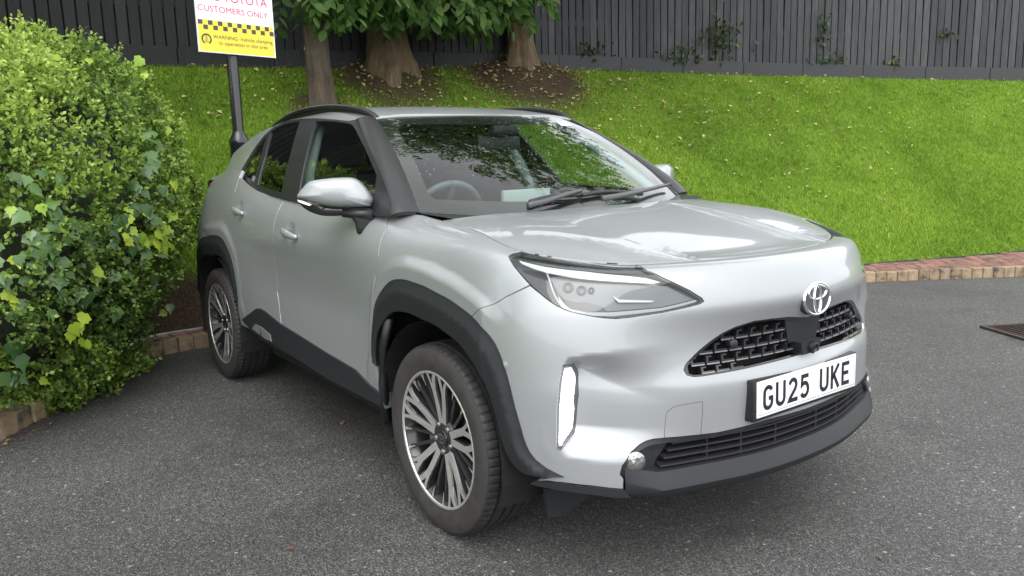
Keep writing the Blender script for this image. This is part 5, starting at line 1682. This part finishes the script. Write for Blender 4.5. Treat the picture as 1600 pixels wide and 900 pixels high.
f_start = max(fl_[24 * 2], fl_[-1] - 298 * (BW + BG)); f_end = min(fl_[-1], f_start + 297 * (BW + BG))
sq = f_start; back = []
nbd = 0
while sq < f_end:
    p, tg = fence_at(sq); ang = math.atan2(tg[1], tg[0]); nn = np.array([tg[1], -tg[0]])      # towards the car park
    j = rng.normal(0, 1, 4)
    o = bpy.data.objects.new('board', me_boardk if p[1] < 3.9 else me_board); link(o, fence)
    o.matrix_world = Matrix.Translation((p[0], p[1], p[2] + .13)) @ Matrix.Rotation(ang + j[0] * .012, 4, 'Z') @ Matrix.Rotation(j[1] * .0035, 4, 'Y') @ Matrix.Rotation(j[2] * .002, 4, 'X')
    o.matrix_world = FINV @ o.matrix_world
    nbd += 1
    if rng.random() > (.045 if p[1] < 4.8 else .0):
        q = p[:2] - nn * .06 + tg * (BW + BG) / 2
        back.append((q, tg, p[2]))
    sq += BW + BG
V, F = [], []
for q, tg, z in back:
    k = len(V)
    for zz_ in (z - .1, z + BH + .1):
        for a, b in ((-1, -1), (1, -1), (1, 1), (-1, 1)):
            e = q + tg * a * .050 + np.array([tg[1], -tg[0]]) * b * .008
            V.append((e[0] + 6.5, e[1] - 2, zz_ - 2.3))
    F += [tuple(k + i for i in f) for f in ((0, 1, 5, 4), (1, 2, 6, 5), (2, 3, 7, 6), (3, 0, 4, 7))]
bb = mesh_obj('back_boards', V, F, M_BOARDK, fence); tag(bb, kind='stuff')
# gravel boards and rails
sq = f_start
M_GRAVEL = plain('gravel_board_dark', (.045, .046, .050), .8, var=.25, vscale=6)
while sq < f_end:
    L = min(1.0, f_end - sq)
    p, tg = fence_at(sq); p2, _ = fence_at(sq + L - .01)
    d = p2 - p; ln = np.linalg.norm(d[:2]); ang = math.atan2(d[1], d[0])
    bm = bmesh.new(); bm_box(bm, (0, -.022, -.05), (ln, .0, .165)); bmesh.ops.bevel(bm, geom=bm.edges[:], offset=.004, segments=1, affect='EDGES')
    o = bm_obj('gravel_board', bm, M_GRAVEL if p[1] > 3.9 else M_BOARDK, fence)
    nn = np.array([d[1], -d[0]]) / ln
    o.matrix_world = FINV @ Matrix.Translation((p[0] + nn[0] * .035, p[1] + nn[1] * .035, p[2])) @ Matrix.Rotation(ang, 4, 'Z') @ Matrix.Rotation(-math.atan2(d[2], ln), 4, 'Y')
    for hz_ in (.6, 1.7):
        bm = bmesh.new(); bm_box(bm, (0, -.02, -.04), (ln, .02, .04))
        o = bm_obj('rail', bm, M_BOARD, fence)
        o.matrix_world = FINV @ Matrix.Translation((p[0] - nn[0] * .032, p[1] - nn[1] * .032, p[2] + hz_)) @ Matrix.Rotation(ang, 4, 'Z')
    sq += L

# ------------------------------------------------------------------ drain grate
g0 = np.array([-.24, 3.72]); e1 = np.array([.165, .31]); e1 /= np.linalg.norm(e1); e2 = np.array([e1[1], -e1[0]])
gm = Matrix(((e1[0], e2[0], 0, g0[0]), (e1[1], e2[1], 0, g0[1]), (0, 0, 1, 0), (0, 0, 0, 1)))
drain = empty('drain_grate', (g0[0], g0[1], 0)); tag(drain, 'rusty brown iron drain grate set in the asphalt', 'drain')
gl_ = Matrix.Translation((-g0[0], -g0[1], 0)) @ gm
M_RUST = plain('rusty_iron', (.060, .042, .036), .75, metal=.2, var=.35, vscale=30, bump=.5)
box('pit', (0, 0, .003), (.46, .46, .005), M_DARK, drain, mtx=gl_)
for a, b in (((0, 0), (.46, .03)), ((0, .43), (.46, .46)), ((0, .03), (.03, .43)), ((.43, .03), (.46, .43))):
    box('frame', (a[0], a[1], .004), (b[0], b[1], .017), M_RUST, drain, mtx=gl_)
for i in range(9):
    x = .05 + i * .043
    box('bar', (x, .03, .004), (x + .020, .43, .014), M_RUST, drain, mtx=gl_, bevel=.003)
for i in range(5):
    y = .09 + i * .07
    box('cross_bar', (.03, y, .004), (.43, y + .016, .011), M_RUST, drain, mtx=gl_)

# ------------------------------------------------------------------ sign on its post
A = at_d(311.0, 80.5, 6.2); _r = pix_dir(431.0, 90.8); B = at_d(431.0, 90.8, (A[2] - CAM_POS[2]) / (_r[2] / np.linalg.norm(_r[:2])))
W_S = float(np.linalg.norm(B - A)); H_S = .80
ex = (B - A) / W_S; ez = np.array([0, 0, 1.0]); en = np.cross(ex, ez)
SM = Matrix([[ex[i], ez[i], en[i], A[i]] for i in range(3)] + [[0, 0, 0, 1]])       # local: u right, v up, n towards viewer
sign = empty('parking_sign', tuple(A)); tag(sign, 'white and yellow customers only parking sign with clamping warning', 'sign')
SI = Matrix.Translation(tuple(-A)) @ SM
VK = .97
def srect(name, u0, v0, u1, v1, n0, n1, mat, parent=sign, bevel=0):
    v0, v1 = v0 * VK, v1 * VK
    return box(name, (u0, v0, n0), (u1, v1, n1), mat, parent, mtx=SI, bevel=bevel)
M_SWHITE = plain('sign_white', (.80, .81, .84), .4, var=.03)
M_SYEL = plain('sign_yellow', (.80, .62, .05), .45, var=.04)
M_SBLK = plain('sign_grey_ink', (.055, .055, .045), .5)
M_SRED = plain('sign_red_ink', (.62, .06, .13), .5)
face = srect('sign_plate', 0, 0, W_S, H_S, -.006, 0, M_SWHITE, bevel=.002)
srect('sign_field', .008, .008, W_S - .008, .232, .0003, .0009, M_SYEL)
k = W_S / 16.3
for i in range(8):
    srect('check', .010 + 2 * i * k, .198, .010 + 2 * i * k + k * .92, .230, .0012, .0016, M_SBLK)
    srect('check', .010 + (2 * i + 1) * k, .164, .010 + (2 * i + 1) * k + k * .92, .196, .0012, .0016, M_SBLK)
def sign_text(name, txt, u0, u1, v, hgt, mat, bold=0.0):
    o = text_mesh(name, txt, 1.0, mat, sign, Matrix.Identity(4), bold=bold)
    co = np.array([v_.co[:] for v_ in o.data.vertices])
    lo, hi = co.min(0), co.max(0)
    v, hgt = v * VK, hgt * VK
    sx = (u1 - u0) / (hi[0] - lo[0]); cap = .69
    sy = hgt / cap
    # baseline: the y of capital bottoms
    yb = -.345
    co2 = np.column_stack([u0 + (co[:, 0] - lo[0]) * sx, v + (co[:, 1] - yb) * sy, np.full(len(co), .0018)])
    for v_, c in zip(o.data.vertices, co2): v_.co = SI @ Vector(c)
    return o
sign_text('lettering', 'NRG TOYOTA', .018, W_S - .045, .372, .066, M_SRED)
sign_text('lettering', 'CUSTOMERS ONLY', .018, W_S - .045, .291, .042, M_SRED)
sign_text('lettering', 'WARNING -Vehicle clamping', .118, W_S - .022, .102, .026, M_SBLK, bold=.002)
sign_text('lettering', 'In operation in this area', .165, W_S - .066, .060, .026, M_SBLK, bold=.002)
ringp = [(.066 + .034 * math.cos(t), .092 + .032 * math.sin(t)) for t in np.linspace(math.radians(-60), math.radians(240), 24)]
V, F = [], []
for u, v in ringp:
    d = np.array([u - .066, v - .092]); d /= np.linalg.norm(d)
    for r in (-.006, .006): V.append(tuple(SI @ Vector((u + d[0] * r, v + d[1] * r, .0018))))
F = [(2 * i, 2 * i + 1, 2 * i + 3, 2 * i + 2) for i in range(len(ringp) - 1)]
mesh_obj('symbol', V, F, M_SBLK, sign)
V = [tuple(SI @ Vector((u, v, .0018))) for u, v in ((.046, .068), (.086, .068), (.080, .074), (.074, .112), (.066, .122), (.058, .112), (.052, .074))]
mesh_obj('symbol', V, [tuple(range(7))], plain('sign_symbol_olive', (.42, .36, .05), .5), sign)
_r = pix_dir(372.0, 90); pp = CAM_POS + _r * (((A - CAM_POS) @ en) / (_r @ en)) - en * .078      # just behind the sign plate
gz = 0.45
post = empty('sign_post', (pp[0], pp[1], gz)); tag(post, 'black metal post with a thicker base holding the parking sign', 'post')
M_POST = plain('black_post_paint', (.014, .014, .016), .28, coat=.4, var=.1)
def lathe_z(name, prof, mat, parent, n=24, loc=(0, 0, 0)):
    V, F = [], []
    for z, r in prof:
        for k_ in range(n): V.append((loc[0] + r * math.cos(2 * math.pi * k_ / n), loc[1] + r * math.sin(2 * math.pi * k_ / n), loc[2] + z))
    for j in range(len(prof) - 1):
        for k_ in range(n): F.append((j * n + k_, j * n + (k_ + 1) % n, (j + 1) * n + (k_ + 1) % n, (j + 1) * n + k_))
    F.append(tuple((len(prof) - 1) * n + k_ for k_ in range(n)))
    o = mesh_obj(name, V, F, mat, parent, smooth=True); o.data.set_sharp_from_angle(angle=math.radians(40)); return o
ztop = A[2] + H_S + .02 - gz
lathe_z('shaft', [(.9, .042), (ztop, .040)], M_POST, post)
zb_ = 1.30 + (241 - 206) / FOCAL * 6.0 - gz
lathe_z('base', [(-.4, .072), (zb_ - .05, .070), (zb_ - .045, .073), (zb_ - .015, .073), (zb_ + .03, .048), (zb_ + .05, .043)], M_POST, post)
for v in (.15, .62):
    c = SM @ Vector((W_S / 2, v, -.02))
    box('sign_bracket', (.18, v - .015, -.03), (W_S - .18, v + .015, -.006), plain('bracket_grey', (.3, .3, .3), .4, metal=.8), sign, mtx=SI)

# ------------------------------------------------------------------ trees
def bark_mat(name, c0, c1):
    m, n, l, b = new_mat(name)
    ge = n.new('ShaderNodeNewGeometry')
    mp = n.new('ShaderNodeMapping'); mp.inputs['Scale'].default_value = (9, 9, 2.2); l.new(ge.outputs['Position'], mp.inputs['Vector'])
    no = n.new('ShaderNodeTexNoise'); no.inputs['Scale'].default_value = 1.8; no.inputs['Detail'].default_value = 10; no.inputs['Roughness'].default_value = .7; l.new(mp.outputs[0], no.inputs['Vector'])
    r = ramp(n, [(.3, c0), (.7, c1)]); l.new(no.outputs[0], r.inputs[0]); l.new(r.outputs[0], b.inputs['Base Color']); b.inputs['Roughness'].default_value = .9
    bp = n.new('ShaderNodeBump'); bp.inputs['Distance'].default_value = .06; bp.inputs['Strength'].default_value = 1.0; l.new(no.outputs[0], bp.inputs['Height']); l.new(bp.outputs[0], b.inputs['Normal'])
    return m
M_BARK = bark_mat('bark_grey_brown', (.05, .036, .026), (.17, .13, .095))
M_BARK2 = bark_mat('bark_mossy', (.085, .055, .03), (.24, .175, .105))
LEAFSH = np.array([(0, 0), (.24, .22), (.30, .48), (.20, .78), (0, 1.0), (-.20, .78), (-.30, .48), (-.24, .22)])
def leaf_cloud(name, P, D, size, shade, mat, parent, fold=.25, droop=0.3, up=None):
    """leaf polygons at P, pointing along D"""
    n = len(P)
    D = D / (np.linalg.norm(D, axis=1)[:, None] + 1e-9)
    r = rng.normal(size=(n, 3)) if up is None else up + rng.normal(size=(n, 3)) * .45
    a = np.cross(D, r); a /= np.linalg.norm(a, axis=1)[:, None] + 1e-9
    nn = np.cross(a, D)
    V = P[:, None] + size[:, None, None] * (LEAFSH[None, :, :1] * a[:, None] + LEAFSH[None, :, 1:] * D[:, None] + np.abs(LEAFSH[None, :, :1]) * fold * nn[:, None] - (LEAFSH[None, :, 1:] ** 2) * droop * np.array([0, 0, 1])[None, None])
    k = len(LEAFSH); b0 = np.arange(n)[:, None] * k
    F = np.concatenate([b0 + np.array([0, 1, 2, 3]), b0 + np.array([0, 3, 4, 5]), b0 + np.array([0, 5, 6, 7])], 0)
    return fast_mesh(name, V.reshape(-1, 3), F, mat, parent=parent, attrs={'shade': np.repeat(shade, k)}, smooth=False)
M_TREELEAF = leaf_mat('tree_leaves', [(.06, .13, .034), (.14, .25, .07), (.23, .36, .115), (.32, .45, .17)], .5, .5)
def make_tree(name, base, r0, lean, height, label, bark, crowns, nleaf, leaf=.13, group=None, limbs=()):
    o = empty(name, tuple(base)); tag(o, label, 'tree', group)
    zs = np.array([-.3, 0, .10, .25, .5, 1.0, 1.8, 3.0, height])
    rad = r0 * np.array([1.6, 1.42, 1.25, 1.12, 1.03, .97, .9, .7, .25])
    n = 26; V, F = [], []
    ph = rng.uniform(0, 6, 3)
    for i, (z, r) in enumerate(zip(zs, rad)):
        for k_ in range(n):
            a = 2 * math.pi * k_ / n
            flare = max(0, 1 - z / .5)
            rr_ = r * (1 + .10 * math.sin(3 * a + ph[0]) * flare + .14 * math.sin(5 * a + ph[1]) * flare + .05 * math.sin(4 * a + ph[2] + z))
            V.append((lean[0] * z + rr_ * math.cos(a), lean[1] * z + rr_ * math.sin(a), z))
    for j in range(len(zs) - 1):
        for k_ in range(n): F.append((j * n + k_, j * n + (k_ + 1) % n, (j + 1) * n + (k_ + 1) % n, (j + 1) * n + k_))
    mesh_obj('trunk', V, F, bark, o, smooth=True)
    top = np.array([lean[0] * 1.9, lean[1] * 1.9, 1.9])
    for c in crowns:
        cc = np.array(c[0]) - base
        st = np.array([lean[0], lean[1], 1.0]) * min(max(cc[2] * .7, 1.2), height * .8)
        mid = (st + cc) / 2 + np.array([0, 0, .25])
        tube('limb', smooth_curve([st, mid, cc], 4), np.linspace(.06, .012, 9), bark, o, n=6)
    P, D, S = [], [], []
    tot = sum(np.prod(c[1]) ** .55 for c in crowns)
    for c in crowns:
        cc, rr_ = np.array(c[0]) - base, np.array(c[1])
        m_ = int(nleaf * np.prod(rr_) ** .55 / tot)
        # sprays: twigs carrying several leaves
        nt = max(6, m_ // 9)
        dirs = rng.normal(size=(nt, 3)); dirs /= np.linalg.norm(dirs, axis=1)[:, None]
        q = cc + dirs * rr_ * (rng.random((nt, 1)) ** .45)
        tw = dirs + rng.normal(size=(nt, 3)) * .5; tw[:, 2] -= .35; tw /= np.linalg.norm(tw, axis=1)[:, None]
        for k_ in range(9):
            P.append(q + tw * (k_ * leaf * .38)); sd_ = np.cross(tw, [0, 0, 1]); sd_ /= np.linalg.norm(sd_, axis=1)[:, None] + 1e-9
            D.append(tw * .55 + sd_ * (1 if k_ % 2 else -1) + rng.normal(size=(nt, 3)) * .18 + np.array([0, 0, -.25]))
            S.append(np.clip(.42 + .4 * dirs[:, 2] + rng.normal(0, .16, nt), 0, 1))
    P, D, S = np.vstack(P), np.vstack(D), np.concatenate(S)
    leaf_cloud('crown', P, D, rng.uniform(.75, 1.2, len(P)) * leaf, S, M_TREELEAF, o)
    return o
cw = lambda pxx, pyy, d, r: (at_d(pxx, pyy, d), r)
make_tree('tree', TREES['a'] - [0, 0, .05], .118, (-.01, -.035), 5.5, 'slim grey-brown tree trunk standing nearest the sign post', M_BARK,
          [cw(462, -22, 8.3, (.20, .22, .12)), cw(560, -22, 8.4, (.28, .30, .14)), cw(530, -30, 8.3, (.3, .3, .12)), ((-5.2, .6, 5.2), (1.5, 1.5, 1.0)), ((-4.6, 1.6, 6.2), (1.7, 1.6, 1.2)), ((-5.4, -.6, 6.0), (1.3, 1.4, 1.0))], 8200, .125)
make_tree('tree', TREES['b'] - [0, 0, .02], .205, (.0, .01), 6.0, 'thick rough-barked tree trunk between the slim trunk and the mossy trunk', M_BARK2,
          [cw(620, -20, 8.9, (.30, .34, .15)), cw(590, -30, 8.7, (.3, .34, .15)), cw(690, -22, 9.0, (.34, .38, .17)), cw(650, -34, 8.8, (.4, .4, .16)), cw(600, -30, 8.9, (.5, .5, .22)), ((-4.4, 2.8, 5.6), (1.8, 1.7, 1.1)), ((-3.6, 3.6, 6.6), (1.7, 1.7, 1.1)), ((-5.6, 2.6, 6.6), (1.6, 1.6, 1.2))], 10500, .125)
make_tree('tree', TREES['c'] - [0, 0, .02], .165, (.0, .012), 6.0, 'mossy tree trunk in a bare soil mound beside the fence', M_BARK2,
          [cw(750, -4, 9.6, (.34, .40, .16)), cw(740, -24, 9.5, (.4, .42, .16)), cw(815, -18, 9.9, (.24, .28, .14)), cw(790, -26, 9.7, (.4, .4, .14)), cw(720, -10, 9.6, (.5, .5, .22)), cw(790, -30, 9.9, (.5, .5, .22)), ((-4.6, 5.0, 5.8), (1.8, 1.8, 1.2)), ((-5.8, 4.6, 6.8), (1.6, 1.7, 1.2)), ((-3.2, 5.6, 6.6), (1.5, 1.6, 1.0))], 10500, .125)
c = np.array([-5.7, -3.5, 2.2])
make_tree('tree', c, .15, (.0, .0), 4.5, 'tree on the bank behind the hedge with its crown above the sign', M_BARK, [((-5.0, -2.4, 4.5), (1.2, 1.5, .95)), ((-5.3, -3.6, 4.6), (1.3, 1.4, 1.0)), ((-4.4, -3.0, 5.6), (1.3, 1.4, 1.0))], 3800, .12)
# trees beside the car park, seen only in the windows' reflections
for i, (x, y, lab) in enumerate(((-5.2, -6.2, 'broad leafy tree behind the hedge'), (-1.6, -8.4, 'leafy tree beside the car park past the hedge end'), (-9.6, -8.6, 'leafy tree standing beyond the end of the fence'))):
    c = np.array([x, y, 0])
    make_tree('tree', c, .19, (.01, .0), 6.5, lab, M_BARK, [(c + [0, 0, 4.2], (2.0, 2.0, 1.7)), (c + [.7, .9, 5.8], (1.6, 1.6, 1.3)), (c + [-.8, -.5, 5.6], (1.7, 1.6, 1.3)), (c + [.6, -.9, 3.2], (1.2, 1.2, .9))], 3600, .17)

# ------------------------------------------------------------------ hedge with ivy
HE = [(25, 335, 5.3, .84), (140, 335, 5.85, .56), (75, 215, 5.5, .54), (80, 480, 5.25, .47), (-5, 555, 5.0, .38), (188, 310, 6.15, .45), (145, 445, 5.8, .37), (-70, 230, 5.3, .62), (-80, 420, 4.9, .8), (140, 200, 5.6, .40), (180, 240, 6.2, .41)]
HC = np.array([at_d(a, b, d) for a, b, d, r in HE]); HR = np.array([r for *_, r in HE])
hedge = empty('hedge', (-2.8, -1.9, 0)); tag(hedge, 'dense small-leaved green hedge overhanging the kerb beside the car', 'hedge')
HO = np.array([-2.8, -1.9, 0])
# woody core
bm = bmesh.new()
for c, r in zip(HC, HR):
    g = bmesh.ops.create_icosphere(bm, subdivisions=3, radius=r * .80)
    for v in g['verts']:
        q = np.array(v.co); nz = .5 + .5 * math.sin(9 * q[0] + 3) * math.sin(8 * q[1] + 1) * math.sin(7 * q[2])
        v.co = Vector(c - HO) + v.co * (.88 + .14 * nz)
        v.co.z = max(v.co.z, -.02)
bm_obj('branches', bm, plain('hedge_core_twigs', (.020, .028, .012), .95, var=.5, vscale=40), hedge)
def hedge_surface(n, lo=.92, hi=1.06, power=1.0):
    pr = HR ** 2; k = rng.choice(len(HR), n, p=pr / pr.sum())
    d = rng.normal(size=(n, 3)); d /= np.linalg.norm(d, axis=1)[:, None]
    lump = 1 + .07 * np.sin(7 * d[:, 0] + 5 * d[:, 2] + k) + .05 * np.sin(11 * d[:, 1] - 8 * d[:, 2] + 2 * k)
    P = HC[k] + d * (HR[k] * lump * rng.uniform(lo, hi, n))[:, None]
    ok = P[:, 2] > np.where(P[:, 0] > -2.5, .15, .05)
    for c, r in zip(HC, HR): ok &= np.linalg.norm(P - c, axis=1) > r * .86
    # the side away from the car park and the camera needs fewer leaves
    away = ((P - CAM_POS) * d).sum(1) > .6
    ok &= ~(away & (rng.random(n) < .5))
    # keep clear of the car
    ok &= ~((P[:, 1] > -.95) & (P[:, 0] > -3.32))
    return P[ok], d[ok]
SP, SD = hedge_surface(27000)
# ground-hugging fringe over the kerb
fr_n = 1500
fx = rng.uniform(-3.1, -2.42, fr_n); fy = np.interp(fx, KP[3:7][::-1, 0], KP[3:7][::-1, 1]) + rng.normal(-.02, .09, fr_n)
FRP = np.column_stack([fx, fy, .02 + .16 * rng.random(fr_n) * np.clip((fy - .25) * -0.0 + 1, 0, 1)])
SP = np.vstack([SP, FRP]); SD = np.vstack([SD, np.column_stack([rng.normal(.3, .5, fr_n), rng.normal(.4, .5, fr_n), np.full(fr_n, .3)])])
ns = len(SP)
ax = SD + rng.normal(size=(ns, 3)) * .45 + np.array([0, 0, .45]); ax /= np.linalg.norm(ax, axis=1)[:, None]
LN = rng.uniform(.05, .11, ns)
P, D, S, Z = [], [], [], []
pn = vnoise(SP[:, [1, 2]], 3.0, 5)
for k in range(9):
    f = k / 8
    sd_ = np.cross(ax, rng.normal(size=(ns, 3))); sd_ /= np.linalg.norm(sd_, axis=1)[:, None] + 1e-9
    P.append(SP - HO + ax * (LN * (f - .35))[:, None]); D.append(sd_ + ax * (.35 + .5 * f))
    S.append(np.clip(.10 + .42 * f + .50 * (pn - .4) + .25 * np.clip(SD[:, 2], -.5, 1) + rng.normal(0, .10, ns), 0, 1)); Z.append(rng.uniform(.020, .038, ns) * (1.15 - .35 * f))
P, D, S, Z = np.vstack(P), np.vstack(D), np.concatenate(S), np.concatenate(Z)
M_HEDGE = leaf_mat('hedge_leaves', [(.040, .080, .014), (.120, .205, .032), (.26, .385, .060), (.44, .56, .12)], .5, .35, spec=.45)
n = len(P); Dn = D / np.linalg.norm(D, axis=1)[:, None]; a = np.cross(Dn, rng.normal(size=(n, 3))); a /= np.linalg.norm(a, axis=1)[:, None]
q4 = np.array([(0, 0), (.33, .5), (0, 1), (-.33, .5)])
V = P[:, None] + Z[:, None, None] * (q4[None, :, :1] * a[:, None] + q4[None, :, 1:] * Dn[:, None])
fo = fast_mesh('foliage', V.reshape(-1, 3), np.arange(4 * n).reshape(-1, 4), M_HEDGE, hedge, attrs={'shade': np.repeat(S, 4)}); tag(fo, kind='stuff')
# loose shoots standing out of the top
P, D, S = [], [], []
for (pa, pb, d_) in (((45, 60), (28, 18), 5.3), ((150, 95), (140, 58), 5.5), ((175, 110), (190, 68), 5.6), ((75, 80), (66, 55), 5.4), ((105, 90), (118, 72), 5.4)):
    a_, b_ = at_d(*pa, d_), at_d(*pb, d_)
    tube('shoot', np.array([a_, (a_ + b_) / 2 + [.01, 0, 0], b_]) - HO, .0025, M_BARK, hedge, n=4)
    for k in range(44):
        f = k / 44; P.append(a_ + (b_ - a_) * f - HO); D.append(rng.normal(size=3) * .8 + (b_ - a_) / np.linalg.norm(b_ - a_) * .3); S.append(min(1, .55 + .3 * f))
so = leaf_cloud('shoot_leaves', np.array(P), np.array(D), np.full(len(P), .020), np.array(S), M_HEDGE, hedge, droop=.1)
tag(so, kind='stuff')
# ivy: individual lobed leaves
ivy = empty('ivy', (-2.6, -1.7, 0)); tag(ivy, 'ivy with dark and yellow-green lobed leaves climbing through the hedge', 'ivy')
IO = np.array([-2.6, -1.7, 0])
IV = [(0, -.42), (.18, -.50), (.30, -.40), (.50, -.18), (.36, -.02), (.34, .16), (.16, .22), (0, .62), (-.16, .22), (-.34, .16), (-.36, -.02), (-.50, -.18), (-.30, -.40), (-.18, -.50)]
def ivy_mesh(mat, name='ivy_leaf'):
    V = [(0, -.02, .05)] + [(x, y, -.10 * (x * x + y * y) - .0) for x, y in IV]
    F = [(0, i + 1, (i + 1) % len(IV) + 1) for i in range(len(IV))]
    me = bpy.data.meshes.new(name); me.from_pydata(V, [], F); me.materials.append(mat)
    me.polygons.foreach_set('use_smooth', [True] * len(F)); return me
def ivy_mat(name, c0, c1, trans):
    m, n, l, b = new_mat(name)
    oi = n.new('ShaderNodeObjectInfo'); r = ramp(n, [(0, c0), (1, c1)]); l.new(oi.outputs['Random'], r.inputs[0])
    l.new(r.outputs[0], b.inputs['Base Color']); b.inputs['Roughness'].default_value = .32; b.inputs['Specular IOR Level'].default_value = .55
    tr = n.new('ShaderNodeBsdfTranslucent'); l.new(r.outputs[0], tr.inputs[0])
    mx = n.new('ShaderNodeMixShader'); mx.inputs[0].default_value = trans
    l.new(b.outputs[0], mx.inputs[1]); l.new(tr.outputs[0], mx.inputs[2]); l.new(mx.outputs[0], n['Material Output'].inputs[0])
    return m
me_dark = ivy_mesh(ivy_mat('ivy_dark', (.030, .085, .022), (.11, .20, .055), .2))
me_lite = ivy_mesh(ivy_mat('ivy_young', (.26, .42, .030), (.50, .62, .06), .4))
hb = bmesh.new()
for c, r in zip(HC, HR):
    g = bmesh.ops.create_icosphere(hb, subdivisions=3, radius=r * 1.02)
    for v in g['verts']: v.co = v.co + Vector(c)
hbv = BVHTree.FromBMesh(hb); hb.free()
def put_ivy(pxx, pyy, size, lite, away=0.0):
    d = pix_dir(pxx, pyy); h = hbv.ray_cast(Vector(CAM_POS), Vector(d).normalized())
    if h[0] is None:
        p = Vector(at_d(pxx, pyy, 5.35)); nn = Vector((.75, -.3, .5))
    else: p = h[0]; nn = h[1]
    if p.z < .05: return
    if p.y > -.95 and p.x > -3.32: return
    v = (Vector(CAM_POS) - p).normalized()
    nn = (nn * .6 + v * .45 + Vector((0, 0, .45)) + Vector(rng.normal(size=3) * .30)).normalized()
    o = bpy.data.objects.new('ivy_leaf', me_lite if lite else me_dark); link(o, ivy)
    q = nn.to_track_quat('Z', 'Y').to_matrix()
    yv = Vector((0, 0, 1)) - nn * nn.z
    yv = -(yv.normalized() if yv.length > .05 else Vector((0, 1, 0)))
    roll = rng.normal(0, .5); xv = yv.cross(nn)
    R3 = Matrix((xv, yv, nn)).transposed() @ Matrix.Rotation(roll, 3, 'Z')
    o.matrix_world = Matrix.Translation(p + nn * rng.uniform(.01, .05) - Vector(IO)) @ R3.to_4x4() @ Matrix.Diagonal((size * rng.uniform(.85, 1.1), size, size, 1))
cl_dark = [(60, 430, 60, 60, 46), (110, 390, 50, 50, 30), (200, 385, 45, 60, 40), (225, 310, 40, 50, 26), (90, 330, 60, 40, 22), (40, 300, 35, 50, 16), (230, 220, 30, 30, 14), (150, 460, 50, 40, 20), (15, 600, 22, 35, 16), (235, 470, 25, 50, 18), (20, 500, 25, 50, 14)]
for cx_, cy_, sx_, sy_, n_ in cl_dark:
    for _ in range(int(n_ * .55)): put_ivy(rng.normal(cx_, sx_ * .6), rng.normal(cy_, sy_ * .6), rng.uniform(.05, .095), rng.random() < .07)
cl_lite = [(262, 190, 14, 12, 5), (285, 212, 14, 12, 7), (222, 118, 6, 6, 2), (100, 105, 30, 10, 6), (35, 172, 14, 6, 3), (110, 300, 18, 10, 5), (165, 268, 8, 6, 2), (205, 355, 14, 16, 6), (240, 372, 16, 12, 7), (255, 395, 14, 14, 6), (268, 300, 12, 14, 3), (282, 275, 14, 10, 4), (292, 335, 8, 8, 2), (110, 505, 10, 12, 3), (125, 535, 10, 10, 3), (148, 550, 10, 8, 3), (60, 645, 10, 12, 5), (66, 600, 6, 6, 2), (5, 475, 8, 10, 3), (140, 435, 10, 6, 2), (258, 445, 14, 14, 3), (275, 345, 14, 12, 3)]
for cx_, cy_, sx_, sy_, n_ in cl_lite:
    for _ in range(n_): put_ivy(rng.normal(cx_, sx_), rng.normal(cy_, sy_), rng.uniform(.045, .08), True)

# ivy creeping on the fence
def fence_hit(pxx, pyy):
    d = pix_dir(pxx, pyy)
    best = None
    for i in range(0, len(_fd) - 2, 2):
        a_, b_ = _fd[i, :2], _fd[i + 2, :2]; e = b_ - a_
        M2 = np.array([[d[0], -e[0]], [d[1], -e[1]]])
        if abs(np.linalg.det(M2)) < 1e-9: continue
        t, u = np.linalg.solve(M2, a_ - CAM_POS[:2])
        if t > 0 and 0 <= u <= 1: best = CAM_POS + d * t; break
    return best
M_FIVY = leaf_mat('fence_ivy_leaves', [(.016, .034, .012), (.035, .070, .020), (.075, .12, .035)], .4, .2)
for cx_, cy_, sx_, sy_, n_, lab in ((1120, 62, 24, 26, 150, 'largest patch of dark ivy growing on the fence boards'), (1285, 50, 12, 26, 60, 'upright strand of dark ivy on the fence boards'), (1060, 85, 22, 12, 60, 'low spread of dark ivy at the fence foot by the mossy tree'), (925, 80, 22, 12, 60, 'sparse ivy at the fence foot beside the soil mound'), (1395, 98, 8, 5, 24, 'small bright ivy sprig above the gravel board'), (1475, 53, 10, 5, 20, 'tiny ivy sprig halfway up the fence boards'), (1295, 92, 22, 9, 36, 'thin ivy sprays near the fence foot under the upright strand')):
    P = [fence_hit(rng.normal(cx_, sx_ * .7), rng.normal(cy_, sy_ * .7)) for _ in range(n_)]
    P = np.array([p for p in P if p is not None])
    P = P + np.array([.06, -.03, 0])
    c = P.mean(0); c[2] = P[:, 2].min()
    o = empty('fence_ivy', tuple(c)); tag(o, lab, 'ivy', 'ivy patches on the fence')
    D = rng.normal(size=(len(P), 3)); D[:, 2] -= .6
    lc = leaf_cloud('leaves', P - c, D, rng.uniform(.04, .08, len(P)), rng.random(len(P)), M_FIVY, o); tag(lc, kind='stuff')
